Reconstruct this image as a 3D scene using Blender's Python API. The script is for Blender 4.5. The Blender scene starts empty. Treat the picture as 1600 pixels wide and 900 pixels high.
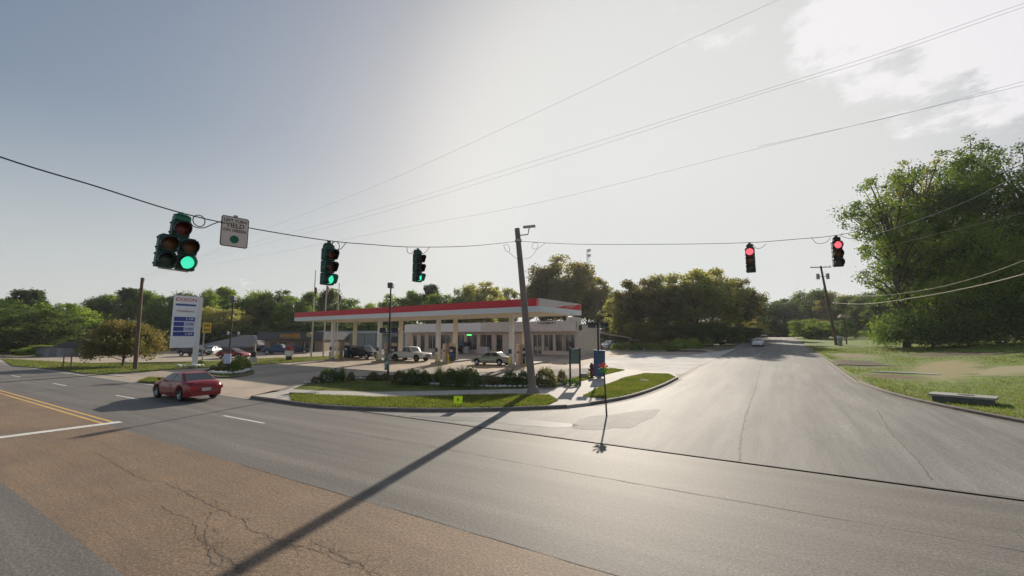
import bpy, bmesh, math, random
import numpy as np
from mathutils import Vector, Matrix
R = math.radians
random.seed(7)
S = bpy.context.scene
C = S.collection

# ---------------------------------------------------------------- camera
CH = 3.3; FPX = 670.0; PT = math.atan(77/670); YAW = R(31.6)
cam = bpy.data.cameras.new('camera'); cam.sensor_width = 36; cam.lens = 36*FPX/1600
cam.clip_start = .1; cam.clip_end = 3000
co = bpy.data.objects.new('camera', cam); C.objects.link(co)
co.location = (0, 0, CH); co.rotation_euler = (math.pi/2+PT, 0, YAW)
S.camera = co

# ---------------------------------------------------------------- light
SUN_EL = R(21); SUN_AZ = R(-18)      # azimuth measured from +Y towards +X
w = bpy.data.worlds.new('World'); S.world = w; w.use_nodes = True
sd = Vector((math.sin(SUN_AZ)*math.cos(SUN_EL), math.cos(SUN_AZ)*math.cos(SUN_EL), math.sin(SUN_EL)))
def build_world():
    nt = w.node_tree; N = nt.nodes; L = nt.links; N.clear()
    out = N.new('ShaderNodeOutputWorld'); bg = N.new('ShaderNodeBackground'); bg.inputs[1].default_value = .13
    sky = N.new('ShaderNodeTexSky'); sky.sky_type = 'NISHITA'; sky.sun_disc = False
    sky.sun_elevation = SUN_EL; sky.sun_rotation = SUN_AZ
    sky.air_density = 1.0; sky.dust_density = 3.0; sky.ozone_density = 1.5
    tc = N.new('ShaderNodeTexCoord')
    def math_(op, a, b=None, c=None):
        m = N.new('ShaderNodeMath'); m.operation = op
        for i, v in enumerate((a, b, c)):
            if v is None: continue
            if isinstance(v, (int, float)): m.inputs[i].default_value = v
            else: L.new(v, m.inputs[i])
        return m.outputs[0]
    def mrange(v, a, b, c=0., d=1., smooth=True):
        m = N.new('ShaderNodeMapRange'); m.interpolation_type = 'SMOOTHSTEP' if smooth else 'LINEAR'
        L.new(v, m.inputs[0]); m.inputs[1].default_value = a; m.inputs[2].default_value = b
        m.inputs[3].default_value = c; m.inputs[4].default_value = d; return m.outputs[0]
    def dotdir(d):
        v = N.new('ShaderNodeVectorMath'); v.operation = 'DOT_PRODUCT'
        n = N.new('ShaderNodeVectorMath'); n.operation = 'NORMALIZE'; L.new(tc.outputs['Generated'], n.inputs[0])
        L.new(n.outputs[0], v.inputs[0]); v.inputs[1].default_value = d; return v.outputs['Value']
    def noise(scale, det, rough=.6, sc=(1, 1, 1)):
        mp = N.new('ShaderNodeMapping'); mp.inputs['Scale'].default_value = sc; L.new(tc.outputs['Generated'], mp.inputs[0])
        n = N.new('ShaderNodeTexNoise'); n.inputs['Scale'].default_value = scale; n.inputs['Detail'].default_value = det
        n.inputs['Roughness'].default_value = rough; L.new(mp.outputs[0], n.inputs['Vector']); return n.outputs['Fac']
    def pixdir(x, y):
        return ray(x, y)
    # thin bright veil of haze round the sun, pale clouds at upper right, a few wisps low down
    desat = N.new('ShaderNodeHueSaturation'); desat.inputs['Saturation'].default_value = SKY_SAT; desat.inputs['Value'].default_value = SKY_VAL
    L.new(sky.outputs[0], desat.inputs['Color'])
    veil = mrange(dotdir(tuple(Vector(pixdir(1040, 270)).normalized())), math.cos(R(36)), math.cos(R(10)))
    veil = math_('MULTIPLY', veil, .88)
    n1 = noise(3.2, 10, .66, (1, 1, 2.2)); 
    m1 = mrange(dotdir(tuple(Vector(pixdir(1440, 40)).normalized())), math.cos(R(17)), math.cos(R(3)))
    m2 = mrange(dotdir(tuple(Vector(pixdir(1110, 15)).normalized())), math.cos(R(10)), math.cos(R(2)))
    m = math_('MAXIMUM', m1, math_('MULTIPLY', m2, .85))
    c1 = mrange(math_('ADD', n1, math_('MULTIPLY', m, .30)), .675, .765)
    c1 = math_('MULTIPLY', c1, mrange(m, 0., .15))
    n2 = noise(14, 5, .6, (1, 1, 3.))
    low = mrange(dotdir(tuple(Vector(pixdir(330, 400)).normalized())), math.cos(R(16)), math.cos(R(6)))
    c2 = math_('MULTIPLY', mrange(n2, .68, .76), math_('MULTIPLY', low, .6))
    cl = math_('MAXIMUM', c1, c2)
    kk=7.4
    dv=N.new('ShaderNodeVectorMath'); dv.operation='MULTIPLY_ADD'; L.new(desat.outputs[0],dv.inputs[0]); dv.inputs[1].default_value=(1/kk,)*3; dv.inputs[2].default_value=(1,1,1)
    dq=N.new('ShaderNodeVectorMath'); dq.operation='DIVIDE'; L.new(desat.outputs[0],dq.inputs[0]); L.new(dv.outputs[0],dq.inputs[1])
    class _D: outputs=[dq.outputs[0]]
    desat=_D
    mixv = N.new('ShaderNodeMix'); mixv.data_type = 'RGBA'; L.new(veil, mixv.inputs[0])
    L.new(desat.outputs[0], mixv.inputs[6]); mixv.inputs[7].default_value = VEIL
    sx=N.new('ShaderNodeSeparateXYZ'); nn_=N.new('ShaderNodeVectorMath'); nn_.operation='NORMALIZE'; L.new(tc.outputs['Generated'],nn_.inputs[0]); L.new(nn_.outputs[0],sx.inputs[0])
    hz_=mrange(sx.outputs[2],math.sin(R(24)),0.,0.,.80)
    mixh=N.new('ShaderNodeMix'); mixh.data_type='RGBA'; L.new(hz_,mixh.inputs[0]); L.new(mixv.outputs[2],mixh.inputs[6]); mixh.inputs[7].default_value=HORIZ; mixv=mixh
    mixc = N.new('ShaderNodeMix'); mixc.data_type = 'RGBA'; L.new(math_('MULTIPLY', cl, .8), mixc.inputs[0])
    L.new(mixv.outputs[2], mixc.inputs[6]); mixc.inputs[7].default_value = CLOUD
    L.new(mixc.outputs[2], bg.inputs[0]); L.new(bg.outputs[0], out.inputs[0])
HORIZ = (3.6, 3.75, 3.78, 1)
SKY_SAT = 1.0; SKY_VAL = .84
VEIL = (4.15, 4.2, 4.15, 1); CLOUD = (5.3, 5.15, 5.25, 1)
sun = bpy.data.lights.new('sun', 'SUN'); sun.energy = 4.6; sun.angle = R(.6); sun.color = (1, .9, .76)
so = bpy.data.objects.new('sun', sun); C.objects.link(so); so.rotation_euler = sd.to_track_quat('Z', 'Y').to_euler()
S.view_settings.view_transform = 'Standard'; S.view_settings.look = 'None'; S.view_settings.exposure = 0.45; S.view_settings.gamma = 1

# ---------------------------------------------------------------- terrain and sight lines
KN = [(-1e4,0),(15,0),(30,.12),(50,.6),(75,1.2),(100,1.8),(130,2.6),(150,3.1),(165,3.3),(180,3.2),(260,1.5),(1e4,1.5)]
def h(v):
    for (a,b),(c,d) in zip(KN,KN[1:]):
        if a<=v<=c: return b+(d-b)*(v-a)/(c-a)
def ray(x,y):
    a=(x-800)/FPX;b=-(y-450)/FPX
    X,Y,Z=(a, math.cos(PT)-b*math.sin(PT), math.sin(PT)+b*math.cos(PT))
    c,s=math.cos(YAW),math.sin(YAW)
    return (c*X-s*Y, s*X+c*Y, Z)
def P(x,y):
    r=ray(x,y); t=.5
    while t<900:
        if CH+r[2]*t<=h(r[1]*t): break
        t*=1.002
    return (r[0]*t,r[1]*t,h(r[1]*t))
def onY(px,py,Y): r=ray(px,py); t=Y/r[1]; return (r[0]*t,Y,CH+r[2]*t)
def dep(px,d):       # plan position at pixel column px, depth d along the view
    r=ray(px,527); X,Y=r[0],r[1]; k=d/(-math.sin(YAW)*X+math.cos(YAW)*Y); return (X*k,Y*k)
def zat(X,Y,px,py):
    r=ray(px,py); t=math.hypot(X,Y)/math.hypot(r[0],r[1]); return CH+r[2]*t
build_world()

# ---------------------------------------------------------------- materials
MATS={}
def mat(name, col, rough=.7, metal=0, var=.12, vscale=3., fine=0, fscale=80, bump=0, bscale=60, emit=None, es=0, coat=0, spec=.5, stretch=(1,1,1), world=False, col2=None, c2scale=.5, c2lo=.45, c2hi=.6, speck=0, sscale=38, streak=0, sax=(1,1,1)):
    if name in MATS: return MATS[name]
    m=bpy.data.materials.new(name); m.use_nodes=True; nt=m.node_tree; N=nt.nodes; L=nt.links
    b=N['Principled BSDF']; b.inputs['Roughness'].default_value=rough; b.inputs['Metallic'].default_value=metal
    b.inputs['Specular IOR Level'].default_value=spec; b.inputs['Coat Weight'].default_value=coat; b.inputs['Coat Roughness'].default_value=.08
    if world: src=N.new('ShaderNodeNewGeometry').outputs['Position']
    else: src=N.new('ShaderNodeTexCoord').outputs['Object']
    mp=N.new('ShaderNodeMapping'); mp.inputs['Scale'].default_value=stretch; L.new(src,mp.inputs[0]); vec=mp.outputs[0]
    def noise(sc,det=4,ro=.6,v=vec):
        n=N.new('ShaderNodeTexNoise'); n.inputs['Scale'].default_value=sc; n.inputs['Detail'].default_value=det; n.inputs['Roughness'].default_value=ro
        L.new(v,n.inputs['Vector']); return n.outputs['Fac']
    def mr(v,a,b_,c,d):
        q=N.new('ShaderNodeMapRange'); L.new(v,q.inputs[0]); 
        for i,x in enumerate((a,b_,c,d)): q.inputs[i+1].default_value=x
        return q.outputs[0]
    rgb=N.new('ShaderNodeRGB'); rgb.outputs[0].default_value=(*col,1); cur=rgb.outputs[0]
    if col2:
        mx=N.new('ShaderNodeMix'); mx.data_type='RGBA'; L.new(mr(noise(c2scale,5,.65),c2lo,c2hi,0,1),mx.inputs[0]); L.new(cur,mx.inputs[6]); mx.inputs[7].default_value=(*col2,1); cur=mx.outputs[2]
    def mul(cur,f):
        mx=N.new('ShaderNodeVectorMath'); mx.operation='SCALE'; L.new(cur,mx.inputs[0]); L.new(f,mx.inputs['Scale']); return mx.outputs[0]
    if var: cur=mul(cur,mr(noise(vscale),.3,.7,1-var,1+var))
    if fine: cur=mul(cur,mr(noise(fscale,2,.8,src),.3,.7,1-fine,1+fine))
    if streak:
        m2=N.new('ShaderNodeMapping'); m2.inputs['Scale'].default_value=sax; L.new(src,m2.inputs[0]); cur=mul(cur,mr(noise(1.,7,.7,m2.outputs[0]),.36,.66,1-streak,1+streak))
    if speck: cur=mul(cur,mr(noise(sscale,2,.5,src),.56,.70,1,1+speck)); cur=mul(cur,mr(noise(sscale*.63,2,.5,src),.30,.42,1-speck*.45,1))
    L.new(cur,b.inputs['Base Color'])
    if bump:
        bp=N.new('ShaderNodeBump'); bp.inputs['Strength'].default_value=bump; bp.inputs['Distance'].default_value=.02; L.new(noise(bscale,3,.7,src),bp.inputs['Height']); L.new(bp.outputs[0],b.inputs['Normal'])
    if emit: b.inputs['Emission Color'].default_value=(*emit,1); b.inputs['Emission Strength'].default_value=es
    MATS[name]=m; m['vec']=0
    return m
def leafmat(name,c1,c2,trans=.35,scale=.45):
    m=bpy.data.materials.new(name); m.use_nodes=True; nt=m.node_tree; N=nt.nodes; L=nt.links
    b=N['Principled BSDF']; b.inputs['Roughness'].default_value=.65; b.inputs['Specular IOR Level'].default_value=.25
    tc=N.new('ShaderNodeTexCoord'); n=N.new('ShaderNodeTexNoise'); n.inputs['Scale'].default_value=scale; n.inputs['Detail'].default_value=3; L.new(tc.outputs['Object'],n.inputs['Vector'])
    oi=N.new('ShaderNodeObjectInfo'); 
    n3=N.new('ShaderNodeTexNoise'); n3.inputs['Scale'].default_value=6; n3.inputs['Detail'].default_value=1; L.new(tc.outputs['Object'],n3.inputs['Vector'])
    ad=N.new('ShaderNodeMath'); ad.operation='ADD'; L.new(n.outputs['Fac'],ad.inputs[0]); 
    s2=N.new('ShaderNodeMath'); s2.operation='MULTIPLY_ADD'; L.new(n3.outputs['Fac'],s2.inputs[0]); s2.inputs[1].default_value=.8; s2.inputs[2].default_value=-.4; L.new(s2.outputs[0],ad.inputs[1])
    s3=N.new('ShaderNodeMath'); s3.operation='MULTIPLY_ADD'; L.new(oi.outputs['Random'],s3.inputs[0]); s3.inputs[1].default_value=.35; s3.inputs[2].default_value=-.17
    a2=N.new('ShaderNodeMath'); a2.operation='ADD'; L.new(ad.outputs[0],a2.inputs[0]); L.new(s3.outputs[0],a2.inputs[1])
    r=N.new('ShaderNodeMapRange'); L.new(a2.outputs[0],r.inputs[0]); r.inputs[1].default_value=.3; r.inputs[2].default_value=.7
    mx=N.new('ShaderNodeMix'); mx.data_type='RGBA'; L.new(r.outputs[0],mx.inputs[0]); mx.inputs[6].default_value=(*c1,1); mx.inputs[7].default_value=(*c2,1)
    L.new(mx.outputs[2],b.inputs['Base Color'])
    t=N.new('ShaderNodeBsdfTranslucent'); br=N.new('ShaderNodeVectorMath'); br.operation='MULTIPLY'; L.new(mx.outputs[2],br.inputs[0]); br.inputs[1].default_value=(1.9,1.9,.9); L.new(br.outputs[0],t.inputs[0])
    ms=N.new('ShaderNodeMixShader'); ms.inputs[0].default_value=trans; L.new(b.outputs[0],ms.inputs[1]); L.new(t.outputs[0],ms.inputs[2])
    L.new(ms.outputs[0],N['Material Output'].inputs[0]); MATS[name]=m; return m

ASPH=mat('asphalt',(.150,.135,.118),.72,var=.14,vscale=.35,fine=.4,fscale=18,bump=.3,bscale=30,world=True,stretch=(.25,1,1),spec=.35,speck=.7,streak=.20,sax=(.05,1.3,1))
ASPH2=mat('asphalt_worn',(.195,.184,.168),.76,var=.2,vscale=.5,fine=.35,fscale=16,bump=.3,bscale=28,world=True,stretch=(1,.22,1),spec=.3,speck=.5,streak=.26,sax=(1.2,.07,1))
OLD=mat('asphalt_old',(.225,.150,.092),.74,var=.10,vscale=.5,fine=.4,fscale=18,bump=.3,bscale=30,world=True,spec=.3,col2=(.185,.135,.095),c2scale=.6,c2lo=.4,c2hi=.7,speck=.75,streak=.12,sax=(.1,1.2,1))
CRACK=mat('crack',(.085,.072,.06),.8,var=.2,world=True)
CONC=mat('concrete',(.46,.37,.28),.9,spec=.2,var=.12,vscale=.4,fine=.12,fscale=30,world=True,bump=.2,col2=(.34,.29,.235),c2scale=.22)
CONC2=mat('concrete_pale',(.60,.57,.53),.92,spec=.12,var=.14,vscale=.5,fine=.12,fscale=30,world=True,bump=.2,col2=(.50,.47,.43),c2scale=.3)
WALK=mat('walk',(.42,.38,.33),.85,var=.14,vscale=1.2,fine=.15,fscale=30,world=True,bump=.2)
KERB=mat('kerb',(.15,.128,.108),.85,var=.3,vscale=1.5,fine=.2,fscale=20,world=True,bump=.3)
GRASS=mat('lawn',(.09,.13,.03),.9,var=.35,vscale=1.2,fine=.4,fscale=22,world=True,bump=.9,bscale=25,spec=.15,col2=(.19,.155,.07),c2scale=.7,c2lo=.48,c2hi=.62)
BLADE=leafmat('blade',(.085,.125,.025),(.17,.18,.055),.35,.6)
MULCH=mat('mulch',(.05,.033,.025),.95,var=.3,vscale=5,world=True,bump=.8)
WPAINT=mat('road_white',(.66,.65,.60),.7,var=.12,vscale=2,fine=.25,fscale=25,world=True)
YPAINT=mat('road_yellow',(.62,.36,.10),.7,var=.15,vscale=2,fine=.3,fscale=25,world=True)

# ---------------------------------------------------------------- mesh helpers
def tag(o,label=None,cat=None,group=None,kind=None):
    if label: o['label']=label
    if cat: o['category']=cat
    if group: o['group']=group
    if kind: o['kind']=kind
    return o
def empty(name,loc,rz=0,label=None,cat=None,group=None):
    o=bpy.data.objects.new(name,None); C.objects.link(o); o.location=loc; o.rotation_euler=(0,0,rz); o.empty_display_size=.3
    return tag(o,label,cat,group)
def copy_tree(o,parent=None):
    c=o.copy(); C.objects.link(c)
    if parent: c.parent=parent
    for ch in list(o.children): copy_tree(ch,c)
    return c
class MB:
    def __init__(s): s.v=[]; s.f=[]
    def add(s,v,f):
        n=len(s.v); s.v+= [tuple(p) for p in v]; s.f+=[tuple(i+n for i in q) for q in f]; return s
    def box(s,c,d,rz=0,tilt=None):
        x,y,z=d[0]/2,d[1]/2,d[2]/2; M=Matrix.Rotation(rz,3,'Z')
        if tilt: M=M@Matrix.Rotation(tilt[1],3,tilt[0])
        v=[Vector(c)+M@Vector((a*x,b*y,e*z)) for e in(-1,1) for b in(-1,1) for a in(-1,1)]
        return s.add(v,[(0,2,3,1),(4,5,7,6),(0,1,5,4),(2,6,7,3),(0,4,6,2),(1,3,7,5)])
    def cyl(s,a,b,r0,r1=None,n=12,caps=True):
        r1=r0 if r1 is None else r1; a=Vector(a);b=Vector(b); d=(b-a).normalized(); u=d.orthogonal().normalized(); w_=d.cross(u)
        v=[]; 
        for k in range(n):
            t=2*math.pi*k/n; q=u*math.cos(t)+w_*math.sin(t); v+=[a+q*r0,b+q*r1]
        f=[(2*k,2*((k+1)%n),2*((k+1)%n)+1,2*k+1) for k in range(n)]
        if caps: f+=[tuple(2*k for k in range(n))[::-1],tuple(2*k+1 for k in range(n))]
        return s.add(v,f)
    def tube(s,pts,r,n=6,closed=False):
        pts=[Vector(p) for p in pts]; m=len(pts); v=[]; prev=None
        for i,p in enumerate(pts):
            d=(pts[min(i+1,m-1)]-pts[max(i-1,0)]).normalized()
            u=d.orthogonal().normalized() if prev is None else (prev-d*prev.dot(d)).normalized(); prev=u; w_=d.cross(u)
            rr=r[i] if isinstance(r,(list,tuple)) else r
            v+=[p+(u*math.cos(2*math.pi*k/n)+w_*math.sin(2*math.pi*k/n))*rr for k in range(n)]
        f=[(i*n+k,i*n+(k+1)%n,(i+1)*n+(k+1)%n,(i+1)*n+k) for i in range(m-1) for k in range(n)]
        f+=[tuple(range(n))[::-1],tuple((m-1)*n+k for k in range(n))]
        return s.add(v,f)
    def lathe(s,prof,axis='Z',c=(0,0,0),n=24):
        v=[];m=len(prof)
        for k in range(n):
            t=2*math.pi*k/n
            for r,z in prof:
                p={'Z':(r*math.cos(t),r*math.sin(t),z),'Y':(r*math.cos(t),z,r*math.sin(t)),'X':(z,r*math.cos(t),r*math.sin(t))}[axis]
                v.append(Vector(c)+Vector(p))
        f=[(k*m+i,((k+1)%n)*m+i,((k+1)%n)*m+i+1,k*m+i+1) for k in range(n) for i in range(m-1)]
        return s.add(v,f)
    def prism(s,poly,axis,a,b):
        n=len(poly)
        def mk(p,t): return {'Y':(p[0],t,p[1]),'X':(t,p[0],p[1]),'Z':(p[0],p[1],t)}[axis]
        v=[mk(p,a) for p in poly]+[mk(p,b) for p in poly]
        f=[tuple(range(n)),tuple(range(n,2*n))[::-1]]+[(k,(k+1)%n,n+(k+1)%n,n+k)[::-1] for k in range(n)]
        return s.add(v,f)
    def build(s,name,m,parent=None,smooth=False,bevel=0,seg=2,loc=None):
        me=bpy.data.meshes.new(name); me.from_pydata(s.v,[],s.f); me.update()
        bm=bmesh.new(); bm.from_mesh(me); bmesh.ops.recalc_face_normals(bm,faces=bm.faces)
        if bevel: bmesh.ops.bevel(bm,geom=[e for e in bm.edges if len(e.link_faces)==2 and e.calc_face_angle(0)>.5],offset=bevel,segments=seg,affect='EDGES',profile=.6)
        bm.to_mesh(me); bm.free()
        if m: me.materials.append(m)
        if smooth:
            me.polygons.foreach_set('use_smooth',[True]*len(me.polygons))
            try: me.set_sharp_from_angle(angle=R(40))
            except Exception: pass
        o=bpy.data.objects.new(name,me); C.objects.link(o)
        if parent: o.parent=parent
        if loc: o.location=loc
        return o
def fastmesh(name,V,F,m,parent=None):
    me=bpy.data.meshes.new(name); V=np.asarray(V,dtype=np.float32); F=np.asarray(F,dtype=np.int32); k=F.shape[1]
    me.vertices.add(len(V)); me.vertices.foreach_set('co',V.ravel()); me.loops.add(F.size); me.loops.foreach_set('vertex_index',F.ravel())
    me.polygons.add(len(F)); me.polygons.foreach_set('loop_start',np.arange(0,F.size,k,dtype=np.int32)); me.update(calc_edges=True)
    me.materials.append(m); o=bpy.data.objects.new(name,me); C.objects.link(o)
    if parent: o.parent=parent
    return o
def sheet(name,pts,off,m,kind='structure',thick=0):
    """polygon laid on the terrain, cut where the slope changes"""
    bm=bmesh.new(); vs=[bm.verts.new((p[0],p[1],0)) for p in pts]; bm.faces.new(vs)
    bmesh.ops.triangulate(bm,faces=bm.faces[:])
    for k,_ in KN[1:-1]:
        bmesh.ops.bisect_plane(bm,geom=bm.verts[:]+bm.edges[:]+bm.faces[:],plane_co=(0,k,0),plane_no=(0,1,0))
    for v in bm.verts: v.co.z=h(v.co.y)+off
    bmesh.ops.recalc_face_normals(bm,faces=bm.faces)
    for f in bm.faces:
        if f.normal.z<0: f.normal_flip()
    if off>.1:
        be=[e for e in bm.edges if len(e.link_faces)==1]
        g=bmesh.ops.extrude_edge_only(bm,edges=be)['geom']
        for v in [q for q in g if isinstance(q,bmesh.types.BMVert)]: v.co.z-=.15
    me=bpy.data.meshes.new(name); bm.to_mesh(me); bm.free(); me.materials.append(m)
    o=bpy.data.objects.new(name,me); C.objects.link(o); tag(o,kind=kind); return o
def px(*pts): return [P(*p)[:2] for p in pts]
def rect(x0,y0,x1,y1): return [(x0,y0),(x1,y0),(x1,y1),(x0,y1)]
def smoothline(pts,n=6):
    out=[]; Q=[Vector((*p[:2],0)) for p in pts]
    for i in range(len(Q)-1):
        a=Q[max(i-1,0)];b=Q[i];c=Q[i+1];d=Q[min(i+2,len(Q)-1)]
        for k in range(n):
            t=k/n; out.append((.5*((2*b)+(c-a)*t+(2*a-5*b+4*c-d)*t*t+(3*b-a-3*c+d)*t**3)))
    out.append(Q[-1]); return [(p.x,p.y) for p in out]
def ribbon(name,pts,wd,off,m,jag=0,kind='structure'):
    V=[];n=len(pts)
    for i,p in enumerate(pts):
        a=Vector((*pts[max(i-1,0)][:2],0));b=Vector((*pts[min(i+1,n-1)][:2],0)); d=(b-a).normalized(); nn=Vector((-d.y,d.x,0)); ww=wd*(1 if not jag else random.uniform(.4,1.6)); q=Vector((*p[:2],0))
        if jag: q+=nn*random.uniform(-jag,jag)
        for s_ in(-1,1):
            e=q+nn*s_*ww/2; V.append((e.x,e.y,h(e.y)+off))
    o=MB().add(V,[(2*i,2*i+1,2*i+3,2*i+2) for i in range(n-1)]).build(name,m); tag(o,kind=kind); return o
def kerb(pts,side,wd=.16,ht=.14,name='kerb'):
    V=[];n=len(pts)
    for i,p in enumerate(pts):
        a=Vector((*pts[max(i-1,0)],0));b=Vector((*pts[min(i+1,n-1)],0)); d=(b-a).normalized(); nn=Vector((-d.y,d.x,0))*side; q=Vector((*p,0)); z=h(q.y)
        for o_,zz in((-.35,.006),(-.02,.008),(.0,ht-.03),(.03,ht),(wd,ht),(wd,-.1)):
            e=q+nn*o_; V.append((e.x,e.y,z+zz))
    F=[(6*i+k,6*i+k+1,6*i+7+k,6*i+6+k) for i in range(n-1) for k in range(5)]+[tuple(range(6)),tuple(6*(n-1)+k for k in range(6))[::-1]]
    o=MB().add(V,F).build(name,KERB); tag(o,kind='structure'); return o
def text(name,s,size,m,parent,loc,rot,align='CENTER',ext=.004,sx=1):
    cu=bpy.data.curves.new(name,'FONT'); cu.body=s; cu.size=size; cu.align_x=align; cu.align_y='CENTER'; cu.extrude=ext; cu.offset=size*.012
    to=bpy.data.objects.new(name,cu); C.objects.link(to); bpy.context.view_layer.update()
    me=bpy.data.meshes.new_from_object(to.evaluated_get(bpy.context.evaluated_depsgraph_get())); bpy.data.objects.remove(to)
    o=bpy.data.objects.new(name,me); me.materials.clear(); me.materials.append(m); C.objects.link(o); o.parent=parent; o.location=loc; o.rotation_euler=rot; o.scale=(sx,1,1); return o

# ---------------------------------------------------------------- ground and roads
sheet('ground',rect(-900,-400,900,900),-.06,mat('field',(.10,.115,.04),.95,var=.3,vscale=.3,fine=.3,fscale=12,world=True,col2=(.17,.14,.075),c2scale=.12))
kl=smoothline([(-24.6,12.85),(-22.2,12.85),(-18.6,12.95),(-15.5,13.85),(-12.8,15.2),(-10.3,17.1),(-8.55,18.8)])
kr=smoothline([(-7.9,20.1),(-7.15,22.4),(-6.75,25),(-6.55,29),(-6.5,34.2)])
rk=smoothline([(200,12.9),(60,13.0),(24,14.5),(13.5,17.6),(9.6,20.9),(7.7,24.2),(6.0,28.3),(4.9,32.5),(4.35,36.9)])
sheet('main_road',rect(-400,6.2,300,13.3),0.0,ASPH)
sheet('main_road_near_lanes',rect(-400,-14,300,2.62),0.0,ASPH)
sheet('old_centre_lane',rect(-400,2.62,300,6.2),0.0,OLD)
sheet('cross_road',[(-20,13.3),(60,13.3)]+rk[6:]+[(4.35,36.9),(4.4,60),(4.3,165),(4.3,300),(-7.1,300),(-7.1,165),(-6.6,60),(-6.5,34.2)]+kr[::-1][1:]+[(-8.55,18.8)]+kl[::-1][1:-9],0.0,ASPH2)
# station forecourt
sheet('forecourt',[(-130,13.3),(-24.4,13.3),(-22,14.5),(-9,28),(-6.5,34.2),(-6.6,60),(-6.9,72),(-11,80),(-70,90),(-130,90)],.004,CONC)
sheet('side_lot',px((945,560),(1000,553),(1075,556),(1150,545),(1062,586),(965,584),(930,592),(905,575)),.009,CONC2)
sheet('road_apron',[(-50,12.9),(-24.5,12.9),(-24.5,13.3),(-50,13.3)],.008,CONC)
# corner footway with lawns
corner=kl+kr+px((1050,583),(1010,582),(982,579),(955,576),(925,583),(905,590),(860,595),(760,590),(700,588),(600,588),(540,592),(480,600),(445,613))
sheet('footway',corner,.124,WALK)
def lawn(pts,off=.132): o=sheet('lawn',pts,off,GRASS); LAWNS.append((pts,off)); return o
LAWNS=[]
lawn([(a,b+.16) for a,b in kl[8:-3]]+px((872,630),(858,621),(800,620),(730,621.5),(650,623.5),(590,624.5),(500,621),(452,618)))
lawn(px((457,611),(500,613.5),(590,615.5),(730,613),(815,611),(890,605),(845,606),(760,608),(700,605),(640,599),(580,595),(530,597),(480,603)))
lawn([(a-.17,b) for a,b in kr[4:]]+px((1045,587),(1008,586),(975,593),(940,607),(910,623)))
lawn(px((897,602),(930,592),(977,580.5),(955,577.5),(925,584),(905,591),(888,598)))
bed=px((478,602),(530,597),(580,594.5),(640,598.5),(700,604.5),(760,607.5),(845,605.5),(893,599),(905,590),(860,595),(760,590),(700,588),(600,588),(540,592),(495,597))
sheet('planting_bed',bed,.136,MULCH)
kerb(kl,1); kerb(kr,1)
kerb(rk[:],-1)
kerb([(4.35,36.9),(4.4,60),(4.3,100)],-1,wd=.1,ht=.02)
# left verges
lawn(px((20,572),(95,579),(130,584),(165,586),(215,582),(330,574),(450,567),(545,560),(545,556),(430,560),(330,565),(250,571),(130,568),(0,561)),.06)
lawn(px((215,598),(275,602),(262,593),(232,592)),.09)
isl=smoothline(px((318,583),(328,588),(350,591),(375,589),(393,584),(390,579),(365,576),(335,577),(318,583)),4)
lawn(isl[:-1],.12); 
kerb(isl,-1 if True else 1)
lawn(px((0,552),(130,557),(250,552),(180,547),(0,547)),.03)
sheet('left_drive',px((0,566),(60,572),(110,577),(150,585),(200,590),(165,577),(90,570),(0,562)),.03,WALK)
# road markings
def mark(pts,m,off=.004): sheet('road_marking',pts,off,m)
for y in (6.22,6.52): mark(rect(-300,y-.06,-22.3,y+.06),YPAINT)
mark(rect(-22.35,-4,-21.9,6.7),WPAINT,.008)
for k in range(-1,22):
    x=-17.1-12.3*k
    if k>=0: mark(rect(x-3.1,9.45,x,9.56),WPAINT)
mark(rect(-300,12.72,-22.5,12.84),WPAINT)
PATCHM=mat('asphalt_patch',(.21,.20,.185),.8,var=.2,vscale=.8,fine=.35,fscale=16,world=True,speck=.4,spec=.25,streak=.2,sax=(1.1,.2,1))
PATCHD=mat('asphalt_patch_dark',(.10,.097,.094),.7,var=.2,vscale=.8,fine=.35,fscale=16,world=True,speck=.6,spec=.35)
for Q_,dk in (([(905,655),(930,650),(955,648),(1000,642),(1030,640),(1018,652),(985,668),(960,669),(930,672),(893,668)],0),([(640,650),(700,651),(800,653),(870,660),(905,665),(860,668),(760,660),(690,656)],1)):
    q=smoothline(px(*Q_,Q_[0]),5)[:-1]; q=[(a+random.uniform(-.05,.05),b+random.uniform(-.05,.05)) for a,b in q]
    sheet('road_patch',q,.0045,PATCHD if dk else PATCHM)
# cracks and seams
def jline(a,b,n=60,amp=.12):
    out=[];o=0
    for i in range(n+1):
        t=i/n; o+=random.uniform(-amp,amp)*.4; o*=.93; out.append((a[0]+(b[0]-a[0])*t+o*.3,a[1]+(b[1]-a[1])*t+o))
    return out
ribbon('pavement_crack',jline((-20,13.35),(40,13.3),260,.09),.015,.006,CRACK,.02)
ribbon('pavement_crack',jline((-14,10.2),(25,10.1),120,.03),.016,.005,CRACK,.01)
ribbon('pavement_crack',jline((-12,6.2),(20,6.2),120,.03),.012,.005,CRACK,.01)
def pl(pts,n,amp,wd,jag):
    Q=px(*pts)
    out=[]
    for a,b in zip(Q,Q[1:]): out+=jline(a,b,n,amp)[:-1]
    ribbon('pavement_crack',out+[Q[-1]],wd,.006,CRACK,jag)
pl([(1155,720),(1157,685),(1165,650),(1172,630),(1182,600),(1188,575),(1198,548),(1206,533)],14,.05,.05,.02)
pl([(1455,750),(1430,715),(1395,680),(1370,640)],16,.05,.03,.015)
pl([(1062,592),(1120,560),(1160,541),(1178,533)],10,.05,.07,.02)
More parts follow.
